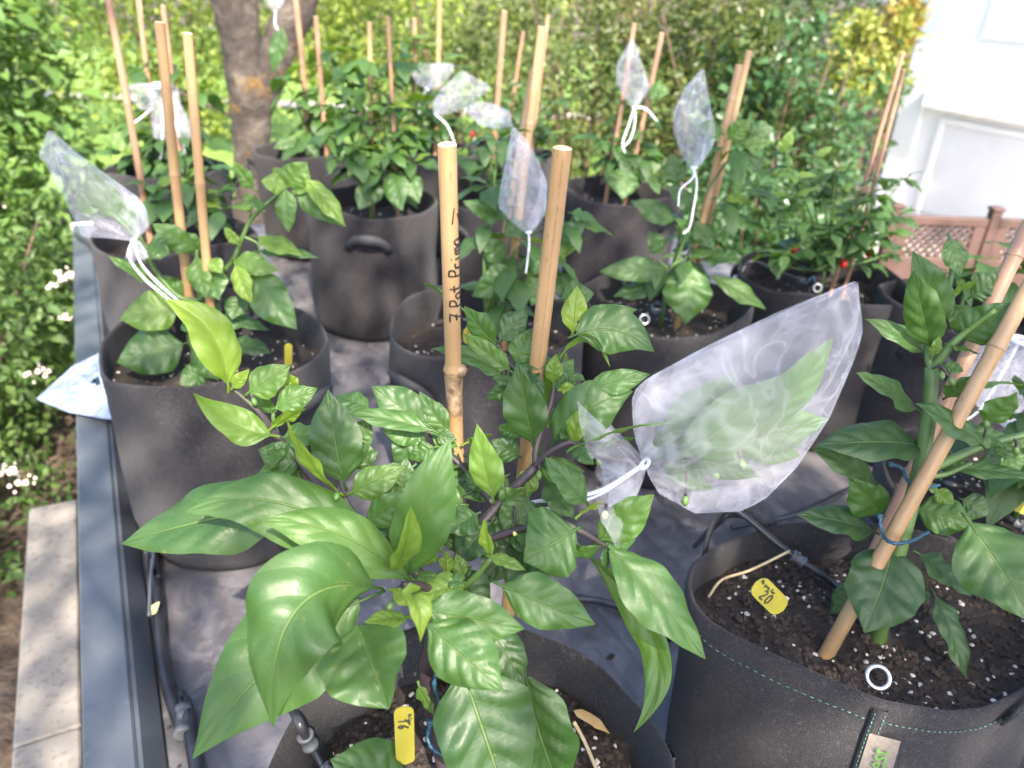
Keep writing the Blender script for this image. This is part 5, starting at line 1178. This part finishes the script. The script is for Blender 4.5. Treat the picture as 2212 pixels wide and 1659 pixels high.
# ------------------------------------------------------------------ organza net pouches
def resample(pts, n):
    pts = [Vector(p) for p in pts]; d = [0.0]
    for a, b in zip(pts[:-1], pts[1:]): d.append(d[-1] + (b - a).length)
    out = []
    for i in range(n + 1):
        s = d[-1] * i / n
        for k in range(len(pts) - 1):
            if s <= d[k + 1] + 1e-9: out.append(pts[k].lerp(pts[k + 1], (s - d[k]) / max(1e-9, d[k + 1] - d[k]))); break
    return out
def pouch(label, Y, EA, EB, puff, seed, ribbons=(), ruffle=None, nu=22, nv=26, dY=0.0, group='white net pouches tied over chilli branches'):
    """EA, EB: picture points of the two side edges, from the tied throat to the far end; the cloth has two layers puffed apart"""
    rnd = random.Random(seed)
    n_pt = lambda e, o=0.0: [PY(p[0], p[1], Y + dY * i / max(1, len(e) - 1) + o) for i, p in enumerate(e)]
    A_, B_ = resample(n_pt(EA), nv), resample(n_pt(EB), nv)
    og = A_[0].lerp(B_[0], .5); t = thing('net_pouch', label, 'net bag', og, group)
    view = (Vector((0, 0, CAM_Z)) - A_[nv // 2].lerp(B_[nv // 2], .5)).normalized()
    ph = [rnd.uniform(0, 6.28) for _ in range(6)]; size = (A_[nv] - A_[0]).length
    for layer, sg in (('front_layer', 1), ('back_layer', -1)):
        V, UV, Fc = [], [], []
        for j in range(nv + 1):
            s = j / nv; g = min(1, s * 2.2) * (0.35 + 0.65 * math.sqrt(max(0, 1 - (max(0, s - .45) / .55) ** 2)))
            for i in range(nu + 1):
                q = i / nu; p = A_[j].lerp(B_[j], q); w = (A_[j] - B_[j]).length
                h = puff * g * math.sin(math.pi * q) ** .6
                pl_ = math.exp(-s * 5.5)                                # gathers near the throat
                h += (0.16 * w * pl_ + 0.004 * size) * math.sin(q * 26 + ph[0]) * math.sin(math.pi * q)
                fo = math.sin(6.0 * q + 4.0 * s + ph[1] + 1.4 * math.sin(5 * s + ph[2]))
                h += size * (0.014 * fo + 0.014 * abs(math.sin(9 * q - 7 * s + ph[3])) + 0.005 * math.sin(23 * q + 11 * s + ph[4]) + 0.008 * abs(math.sin(31 * q * (1 - .5 * s) + 3 * math.sin(4 * s + ph[5])))) * math.sin(math.pi * q) ** .5 * min(1, s * 4)
                V.append(p + view * h * sg + view * 0.0006 * sg); UV.append((q * 10, s * 14))
        for j in range(nv):
            for i in range(nu): k = j * (nu + 1) + i; Fc.append((k, k + 1, k + nu + 2, k + nu + 1))
        part(layer, (V, Fc), M['organza'], t, og, True, UV)
    hem = A_[nv // 6:] + list(reversed(B_[nv // 6:]))
    part('hem', tube(hem, max(.0006, size * .0035), 4), M['organza'], t, og)
    thr = A_[0].lerp(B_[0], .5); tr_ = (A_[0] - B_[0]).length * .5
    if ruffle:
        c0 = thr; V, Fc, UV = [], [], []; e = PY(ruffle[0], ruffle[1], Y); dr = (e - c0); L = dr.length; dr.normalize(); a_, b_ = frame_at(dr); R0 = ruffle[2] * L
        for j in range(9):
            s = j / 8
            for k in range(49):
                w = 2 * math.pi * k / 48; rr = (tr_ * .55 * (1 - s) + R0 * s ** .8) * (1 + .42 * s * math.sin(7 * w + ph[0]) + .2 * s * math.sin(13 * w + ph[1]))
                V.append(c0 + dr * (L * s * (1 + .14 * math.sin(5 * w + ph[2]))) + (a_ * math.cos(w) + b_ * math.sin(w)) * rr); UV.append((k / 5, s * 4))
        for j in range(8):
            for k in range(48): q = j * 49 + k; Fc.append((q, q + 1, q + 50, q + 49))
        part('ruffle', (V, Fc), M['organza'], t, og, True, UV)
    a_, b_ = frame_at((A_[2].lerp(B_[2], .5) - thr))
    part('knot', torus(thr, (A_[2].lerp(B_[2], .5) - thr), max(tr_ * .55, .0035), max(.0012, tr_ * .16), 16, 6), M['ribbon'], t, og)
    for rb in ribbons:
        w = rb[0] * .55; pts = [thr] + [PY(p[0], p[1], Y + (p[2] if len(p) > 2 else 0)) for p in rb[1:]]; sp = spline(pts, 8); V, Fc = [], []
        for i, p in enumerate(sp):
            tg = (sp[min(i + 1, len(sp) - 1)] - sp[max(i - 1, 0)]).normalized(); vd = (Vector((0, 0, CAM_Z)) - p).normalized(); s_ = tg.cross((vd + Vector((.3 * math.sin(i * .35 + ph[0]), 0, .3))).normalized()).normalized(); nn = tg.cross(s_)
            for du, dn in ((-w, -.0002), (w, -.0002), (w, .0002), (-w, .0002)): V.append(p + s_ * du + nn * dn)
        for i in range(len(sp) - 1):
            for k in range(4): Fc.append((i * 4 + k, i * 4 + (k + 1) % 4, i * 4 + 4 + (k + 1) % 4, i * 4 + 4 + k))
        part('ribbon', (V, Fc), M['ribbon'], t, og)
    return t
pouch('large white net pouch tied over leaves of the front plant', .43, [(1385, 985), (1368, 935), (1366, 850), (1395, 820), (1520, 752), (1680, 675), (1838, 612)], [(1400, 1020), (1420, 1065), (1500, 1108), (1600, 1104), (1650, 1080), (1720, 1010), (1790, 905), (1848, 770), (1864, 712), (1850, 620)], .030, 1,
      ribbons=[(.0024, (1300, 1058), (1210, 1078), (1140, 1088, .02), (1060, 1130, .03)), (.0022, (1290, 1070), (1200, 1095), (1120, 1108, .02))], ruffle=(1295, 1022, 1.3))
pouch('bluish white net pouch on the plant by the rail, tied with two long ribbons', 1.0, [(280, 520), (210, 512), (178, 512), (140, 430), (98, 352), (82, 338), (103, 284)], [(300, 512), (322, 492), (316, 452), (300, 428), (240, 385), (160, 325), (112, 283)], .045, 2,
      ribbons=[(.0028, (278, 552), (310, 600), (375, 655, -.03)), (.0026, (300, 560), (330, 600), (385, 650, -.03))], ruffle=(300, 556, .45))
pouch('double folded net pouch between slim reddish canes at the far rail bag, upper lobe', 2.05, [(322, 240), (300, 235), (285, 215), (272, 185)], [(330, 232), (335, 215), (340, 195), (335, 181), (300, 180)], .03, 3, ribbons=[(.003, (300, 258), (284, 268))])
pouch('long hanging net pouch behind two tan canes at the far rail bag', 2.04, [(318, 182), (326, 240), (330, 290), (335, 300)], [(384, 188), (390, 225), (412, 262), (432, 305)], .035, 4, ribbons=[(.004, (350, 320), (345, 345)), (.004, (400, 330), (398, 350))])
pouch('small net pouch high up beside the tree trunk', 2.36, [(592, 24), (575, 8), (565, -14)], [(598, 24), (612, 8), (620, -14)], .02, 5, ribbons=[(.003, (594, 50), (600, 64))])
pouch('crumpled grey-white net pouch above the bag with front strap, left of two', 2.36, [(915, 190), (900, 180), (889, 162), (905, 138)], [(930, 195), (955, 185), (975, 160), (983, 140), (960, 136), (920, 137)], .04, 6, ribbons=[(.003, (908, 215), (906, 245))])
pouch('crumpled net pouch above the bag with front strap, pointing right', 2.34, [(936, 246), (935, 220), (950, 195), (995, 155)], [(950, 252), (985, 240), (1030, 215), (1062, 188), (1040, 175), (1005, 155)], .04, 7, ribbons=[(.003, (965, 270), (980, 305), (983, 345))])
pouch('slack net pouch lying between the crumpled pouches and the thick pair of canes', 1.75, [(1000, 232), (1030, 220), (1060, 222), (1100, 240)], [(1010, 245), (1035, 270), (1070, 278), (1108, 272)], .03, 8)
pouch('long net pouch hanging in front of the thick pair of canes', 1.10, [(1134, 502), (1105, 480), (1076, 447), (1082, 400), (1092, 350), (1106, 276)], [(1150, 502), (1165, 482), (1180, 458), (1183, 400), (1160, 340), (1140, 305), (1112, 276)], .04, 9, ribbons=[(.0024, (1143, 530), (1140, 560), (1136, 590))])
pouch('diamond shaped white net pouch on a slim cane', 2.0, [(1364, 232), (1350, 212), (1332, 180), (1331, 140), (1364, 84)], [(1376, 232), (1392, 210), (1404, 186), (1388, 140), (1368, 84)], .045, 10, ribbons=[(.0032, (1358, 270), (1345, 310), (1350, 330)), (.003, (1372, 262), (1362, 300), (1346, 318)), (.003, (1395, 235), (1420, 262))])
pouch('upright white net pouch leaning on a tan cane', 1.24, [(1488, 362), (1470, 330), (1456, 285), (1455, 240), (1480, 190), (1514, 150)], [(1510, 362), (1535, 325), (1550, 290), (1536, 240), (1530, 200), (1520, 150)], .035, 11, ribbons=[(.0026, (1505, 400), (1498, 450), (1490, 490), (1476, 505)), (.0022, (1496, 385), (1470, 410), (1465, 445))])
pouch('pale net pouch hanging behind the steeply leaning canes', .86, [(2170, 735), (2110, 750), (2090, 800), (2085, 850), (2120, 885)], [(2240, 735), (2260, 800), (2270, 900), (2240, 960), (2180, 930)], .05, 12, ribbons=[(.0025, (2120, 880), (2060, 920))])

# ------------------------------------------------------------------ plant tags
def stake_tag(label, p0, p1, half, Y, text, small, th=0.0011):
    """flat oval tag from its foot p0 to its head p1 (picture points at distance Y); half = half width in px"""
    a, b = PY(p0[0], p0[1], Y), PY(p1[0], p1[1], Y - 0.004); ax = (b - a); L = ax.length; ax.normalize()
    vd = (Vector((0, 0, CAM_Z)) - a).normalized(); s = ax.cross(vd).normalized(); n = s.cross(ax); w = px_m(half, a)
    t = thing('plant_tag', label, 'tag', a, 'yellow plant tags'); V, Fc = [], []; out = []
    e_ = min(.46, w / L)
    for i in range(29):
        q = i / 28; out.append(1.0 if e_ < q < 1 - e_ else math.sqrt(max(0, 1 - (((e_ - q) / e_) if q <= e_ else ((q - 1 + e_) / e_)) ** 2)))
    for sg in (1, -1):
        for i in range(29):
            for k in (-1, 1): V.append(a + ax * (L * i / 28) + s * (k * w * max(out[i], .02)) + n * (th / 2 * sg))
    for i in range(28):
        j = 2 * i; Fc += [(j, j + 1, j + 3, j + 2), (58 + j + 2, 58 + j + 3, 58 + j + 1, 58 + j), (j, j + 2, 60 + j, 58 + j), (j + 3, j + 1, 59 + j, 61 + j)]
    part('plate', (V, Fc), M['tag'], t, a, False)
    def mk(strokes, ox, oy, wd): ink(strokes, lambda x, y: (ax * (ox * L + x) + s * (oy * w + y) * 1.0 + n * (th / 2 + .0002)), wd, t, 'pencil')
    return t, mk, L, w
t, mk, L, w = stake_tag('yellow oval tag marked 16 standing in dark soil', (876, 1650), (872, 1526), 20, .315, '16', '')
mk([[(-x, y) for x, y in s_] for s_ in write('16', w * 1.05, .85)], .80, -.62, .0006)
mk([[(-x, y) for x, y in s_] for s_ in write('Ma Ceger', w * .36, .7)], .88, .42, .0003)
t, mk, L, w = stake_tag('yellow oval tag marked 20 lying on soil near the drip line', (1692, 1318), (1632, 1258), 24, .50, '20', '')
mk([[(-x, y) for x, y in s_] for s_ in write('20', w * .95, .8)], .70, -.70, .0008)
mk([[(-x, y) for x, y in s_] for s_ in write('Ma gimy Kar', w * .36, .62)], .93, .34, .0004)
t, mk, L, w = stake_tag('yellow oval tag marked 11 behind a black drip tube', (2245, 1088), (2142, 1040), 36, .70, '11', '')
mk([[(-x, y) for x, y in s_] for s_ in write('11', w * .85, .7)], .70, -.75, .0006)
mk([[(-x, y) for x, y in s_] for s_ in write('Ka gem', w * .3, .7)], .86, .4, .0003)
t, mk, L, w = stake_tag('small yellow tag in the bag behind the inscribed cane', (1016, 744), (1016, 706), 15, 1.04, '22', '')
mk([[(-x, y) for x, y in s_] for s_ in write('22', w * .8, .75)], .80, -.4, .0006)
t, mk, L, w = stake_tag('small olive yellow tag at the rim of the packet bag', (623, 790), (623, 742), 8, .98, '', '')

# ------------------------------------------------------------------ drip irrigation
def hose(name, label, pts, r, mat='hose', fittings=(), group='black drip tubes'):
    P_ = [Vector(p) for p in pts]; og = P_[0].copy(); t = thing(name, label, 'hose', og, group)
    sp = spline(P_, 8); part('tube', tube(sp, r, 10), M[mat], t, og)
    for q, k, L in fittings:
        i = int(q * (len(sp) - 1)); d = (sp[min(i + 1, len(sp) - 1)] - sp[max(i - 1, 0)]).normalized(); c = sp[i]
        V = join(tube([c - d * L, c - d * L * .99, c - d * L * .6, c - d * L * .55, c + d * L * .55, c + d * L * .6, c + d * L * .99, c + d * L], [r * 1.02, r * k, r * k, r * k * .86, r * k * .86, r * k, r * k, r * 1.02], 12), box(c + zz * r * k * 1.1, r * .9, L * .5, r * .9, (Vector((1, 0, 0)), Vector((0, 1, 0)), zz), .0005))
        part('fitting', V, M['fitting'], t, og)
    return t
zb = BED_Z + .012
hose('supply_pipe', 'thick black supply pipe running inside the metal rail', [AB(-.5, -.045, zb + .006), PZ(420, 1640, zb + .006), PZ(392, 1575, zb + .006), PZ(352, 1440, zb + .006), PZ(340, 1300, zb + .006), PZ(330, 1210, zb + .006), AB(1.0, -.048, zb + .006), AB(1.6, -.05, zb + .006), AB(2.5, -.05, zb + .006)], .0075, fittings=[(.22, 1.45, .02)])
hose('drip_tube', 'thin grey drip tube beside the supply pipe', [PZ(322, 1330, zb + .03), PZ(325, 1250, zb + .03), PZ(331, 1190, zb + .03), AB(1.0, -.058, zb + .03)], .0022, 'fitting')
hose('drip_tube', 'drip tube over the rim of the front bag with grey clamp', [PZ(600, 1480, .86), PZ(638, 1545, RIM_Z + .004), PZ(665, 1600, RIM_Z - .02), PZ(700, 1660, RIM_Z - .04), PZ(760, 1720, RIM_Z - .05)], .0034, fittings=[(.52, 1.9, .007), (.8, 1.7, .006)])
hose('drip_tube', 'drip tube reaching into the bag with woven label', [PZ(1500, 1180, .9), PZ(1545, 1135, RIM_Z - .02), PZ(1580, 1106, RIM_Z + .012), PZ(1605, 1112, RIM_Z + .014), PZ(1700, 1190, RIM_Z - .012), PZ(1790, 1252, RIM_Z - .030), PZ(1830, 1290, RIM_Z - .045)], .0034, fittings=[(.72, 1.8, .007), (.94, 1.7, .007)])
hose('drip_tube', 'drip tube crossing the soil of the bag with tag 11', [PZ(1960, 1060, .92), PZ(2040, 1045, RIM_Z), PZ(2110, 1070, RIM_Z - .02), PZ(2180, 1120, RIM_Z - .025), PZ(2240, 1160, RIM_Z - .03)], .0034, fittings=[(.62, 1.6, .006), (.85, 1.6, .006)])
hose('drip_tube', 'drip tube over the rim of the red chilli bag', [PZ(1600, 590, RIM_Z + .0), PZ(1625, 565, RIM_Z + .02), PZ(1690, 590, RIM_Z - .0), PZ(1750, 615, RIM_Z - .035)], .0034, fittings=[(.9, 1.8, .008)])
hose('drip_tube', 'drip tube running over the grey liner behind the leaning canes', [PZ(1580, 1140, zb + .01), PZ(1720, 1110, zb + .01), PZ(1830, 1060, zb), PZ(1900, 1035, zb), PZ(2060, 1015, zb)], .0045)
hose('drip_tube', 'black tube on the liner in front of the red chilli bag', [PZ(1870, 870, zb), PZ(1930, 900, zb), PZ(2000, 945, zb), PZ(2090, 990, zb)], .006)
hose('drip_tube', 'drip tube curling beside the front bag under the long hanging leaf', [PZ(1215, 1290, zb), PZ(1300, 1300, zb), PZ(1390, 1330, zb), PZ(1450, 1380, zb)], .0055)
hose('drip_tube', 'short dark tube end resting on the rail behind the packet', [PZ(165, 508, .815), PZ(190, 525, .812), PZ(225, 560, .806)], .007)

# ------------------------------------------------------------------ steel rings and blue ties
def ring_at(key, label, x, y, R=.0085, dz=.006, grp='steel rings on the bag rims'):
    p = PZ(x, y, RIM_Z + dz); o = part('steel_ring', torus(p, (Vector((0, 0, CAM_Z)) - p).normalized() + Vector((.25, .1, -.1)), R, R * .22, 28, 8), M['ring'], None, p)
    o.location = p; tag(o, label, 'ring', grp)
ring_at('B', 'bright steel ring at the seam above the woven label', 1897, 1463)
ring_at('E', 'bright steel ring on soil under the drooping round leaf', 1392, 690, .008, -.02)
ring_at('F', 'bright steel ring at the rim of the red chilli bag', 1766, 622, .007)
def tie(label, pts, Y, r=.0016):
    P_ = [PY(p[0], p[1], Y + p[2] / 100.) for p in pts]; og = P_[0].copy(); sp = spline(P_, 8)
    rr = [r * (1 + .28 * math.sin(i * 1.9)) for i in range(len(sp))]
    t = thing('plant_tie', label, 'tie', og, 'blue plastic plant ties'); part('strap', tube(sp, rr, 6), M['tie'], t, og); d = sp[0]
    part('buckle', box(d, .005, .004, .004, None, .0008), M['tie'], t, og, False)
tie('blue tie looped round the dark stem above tag 16', [(950, 1440, -2), (938, 1480, -2.5), (955, 1530, -3), (975, 1545, -2.5)], .385)
tie('blue tie looped round the stem beside tag 16', [(930, 1560, -3), (925, 1600, -4), (950, 1628, -4.5), (980, 1622, -4)], .385)
tie('blue tie round the tan leaning cane, lower of two', [(1900, 1115, -1), (1905, 1150, -2), (1925, 1172, -3.5), (1965, 1170, -3), (1995, 1155, -1), (2005, 1150, 0)], .55)
tie('dark tie tail sticking out by the tan leaning cane, upper of two', [(1925, 1003, 0), (1948, 1012, 0), (1958, 1035, -1), (1985, 1052, -2), (2030, 1048, -1)], .565)
tie('blue tie round the thick pair of canes', [(1092, 622, -2), (1100, 618, -3), (1116, 612, -2)], 1.17)
tie('blue tie on the soil beside the steel ring', [(1408, 660, -2), (1422, 652, -1), (1432, 668, -2), (1415, 676, -2.5), (1408, 662, -2)], 1.26)
tie('blue tie at the foot of the red chilli plant', [(1742, 612, -4), (1756, 598, -4), (1762, 612, -4)], 1.40)

# ------------------------------------------------------------------ woven label on the bag
def woven_label():
    Pt = POTS['B']; th = Pt['sth'] + .075; Pf = Pt['P']; z1, z0 = .90, .62
    a, b = Pf(th, z1, .0045), Pf(th, z0, .0045); wd = .0115; o_ = Vector((math.cos(th), math.sin(th), 0)); tg = Vector((-math.sin(th), math.cos(th), 0)); tg = -tg if tg.x < 0 else tg
    up = (a - b).normalized(); L = (a - b).length
    t = thing('woven_label', 'grey woven label reading gronest sewn beside the bag seam', 'label', b)
    nrm = tg.cross(up).normalized(); nrm = nrm if nrm.dot(o_) > 0 else -nrm
    V = []
    for i in range(9):
        q = i / 8
        for k in (0, .5, 1): V.append(b + up * (L * q) + tg * (wd * 2 * (k - .5)) + nrm * (.0012 + .0035 * k * math.sin(math.pi * q)))
    Fc = [(i * 3 + k, i * 3 + k + 1, i * 3 + k + 4, i * 3 + k + 3) for i in range(8) for k in range(2)]
    part('cloth', (V, Fc), M['label'], t, b)
    cu = bpy.data.curves.new('txt', 'FONT'); cu.body = 'gronest'; cu.size = .0185; cu.align_x = 'LEFT'; cu.shear = .12; cu.extrude = .00005
    tmp = bpy.data.objects.new('txt', cu); COL.objects.link(tmp); bpy.context.view_layer.update()
    me = bpy.data.meshes.new_from_object(tmp.evaluated_get(bpy.context.evaluated_depsgraph_get())); bpy.data.objects.remove(tmp); me.name = 'lettering'
    me.materials.clear(); me.materials.append(M['green_ink'])
    o = link('lettering', me, t); mt = Matrix((up, -tg, nrm)).transposed().to_4x4(); mt.translation = up * (L * .22) + tg * .005 + nrm * .0052; o.matrix_local = mt
woven_label()

# ------------------------------------------------------------------ folded plastic packet by the rail
def packet():
    cs = [PZ(80, 862, .80), PZ(160, 790, .83), PZ(262, 742, .86), PZ(300, 800, .86), PZ(292, 905, .84), PZ(235, 905, .82), PZ(150, 890, .81)]
    c = sum(cs, Vector()) / len(cs); og = Vector((c.x, c.y, .80)); t = thing('plastic_packet', 'folded bluish clear plastic packet lying on the rail', 'packet', og); V, Fc = [], []; n = 56; bd = resample(cs + [cs[0]], n)[:n]; rnd = random.Random(4)
    for sg in (1, -1):
        for j in range(9):
            s = 1 - j / 9.0
            for k in range(n):
                p = c.lerp(bd[k], s); hgt = .016 * (1 - s ** 2.2) * sg + (.0035 * vnoise((p.x, p.y, p.z), 70) + .002 * math.sin(k * 1.1 + j * .5)) * (1 - s) ** .4 * 1.3
                V.append(p + zz * hgt)
    for l in (0, 1):
        o = l * 9 * n
        for j in range(8):
            for k in range(n): q = (o + j * n + k, o + j * n + (k + 1) % n, o + (j + 1) * n + (k + 1) % n, o + (j + 1) * n + k); Fc.append(q if l else q[::-1])
        f = tuple(o + 8 * n + k for k in range(n)); Fc.append(f)
    part('film', (V, Fc), M['film'], t, og); part('sealed_edge', tube(bd + [bd[0]], .0012, 5), M['film'], t, og)
packet()

# ------------------------------------------------------------------ loose debris
def flat_leaf(name, label, cat, p, ax, nrm, L, w, mat, grp=None):
    b = Vector(p); t_ = b + ax.normalized() * L; V, Fc, UV = leaf_geo(b, b.lerp(t_, .5) + nrm * L * .15, t_, nrm, w, .4, .3, int(L * 9999), .5, 1.3, 4, 8)
    o = part(name, (V, Fc), M[mat], None, b, True, UV); o.location = b; tag(o, label, cat, grp)
flat_leaf('dry_leaf', 'tan dry leaf lying inside the front bag', 'dry leaf', PZ(1240, 1535, 1.012), PZ(1322, 1586, 1.008) - PZ(1240, 1535, 1.012), zz, .034, .011, 'dry_leaf')
flat_leaf('dry_leaf', 'pale yellow shrivelled flower on the supply pipe', 'dry flower', PZ(322, 1330, .785), Vector((.01, .03, .01)), (zz - Vector((0, 1, 0))).normalized(), .022, .012, 'petal')
flat_leaf('dry_leaf', 'brown dry leaf scrap in the bag with woven label', 'dry leaf', PZ(1512, 1222, RIM_Z - .03), Vector((.6, .5, .1)), zz, .018, .006, 'dry_leaf')
def stick(label, pts, r, mat='straw', cat='straw'):
    P_ = [Vector(p) for p in pts]; o = part('dry_straw', tube(spline(P_, 4), r, 6), M[mat], None, P_[0]); o.location = P_[0]; tag(o, label, cat, 'loose dry stalks')
stick('bent straw stalk lying across the soil near tag 20', [PZ(1530, 1290, RIM_Z - .035), PZ(1560, 1252, RIM_Z - .028), PZ(1620, 1232, RIM_Z - .02), PZ(1706, 1190, RIM_Z - .005)], .0014)
stick('straw stalk standing in the soil of the front bag', [PZ(1290, 1665, 1.01), PZ(1262, 1600, 1.015), PZ(1240, 1560, 1.03)], .0016)
stick('brown twig scrap on the liner between the two near bags', [PZ(1268, 1370, zb), PZ(1292, 1348, zb + .006)], .002, 'twig', 'twig')
stick('thin brown stem end sticking out beside the bag with woven label', [PZ(1488, 1400, .9), PZ(1486, 1460, .88)], .003, 'twig', 'twig')
rnd = random.Random(8)
for (x, y, lab) in ((1318, 1424, 'small brown clod on the liner under the long hanging leaf'), (1790, 1200, 'small brown clod on the liner beside the drip tube'), (1932, 990 + 20, 'crumb on the liner near the leaning canes')):
    p = PZ(x, y, zb); V, Fc = perlite_mesh([Vector((0, 0, .004))], .006, .007, rnd); o = link('soil_clod', mesh('soil_clod', V, Fc, M['crumb'], False)); o.location = p; tag(o, lab, 'clod', 'loose clods on the liner')
pts = []
for _ in range(420):
    a = rnd.uniform(-.2, 2.4); b = rnd.choice((rnd.uniform(-.06, -.03), rnd.uniform(0, 1.3), rnd.uniform(.25, .45)))
    pts.append(AB(a, b, BED_Z + .006))
o = link('litter', mesh('litter', *perlite_mesh(pts, .0012, .0032, rnd), M['crumb'], False)); tag(o, 'tiny brown crumbs of soil scattered over the grey liner', 'soil crumbs', kind='stuff')
# stones and bark at the foot of the slab
pts = []
for _ in range(900):
    q = AB(rnd.uniform(.2, 1.6), rnd.uniform(-1.6, -.55), 0.02); pts.append(q + zz * earth_bumps(q.x, q.y) * .6)
o = link('mulch', mesh('mulch', *perlite_mesh(pts, .004, .014, rnd), M['crumb'], False)); tag(o, 'brown bark mulch and clods on the earth beside the slabs', 'mulch', kind='stuff')
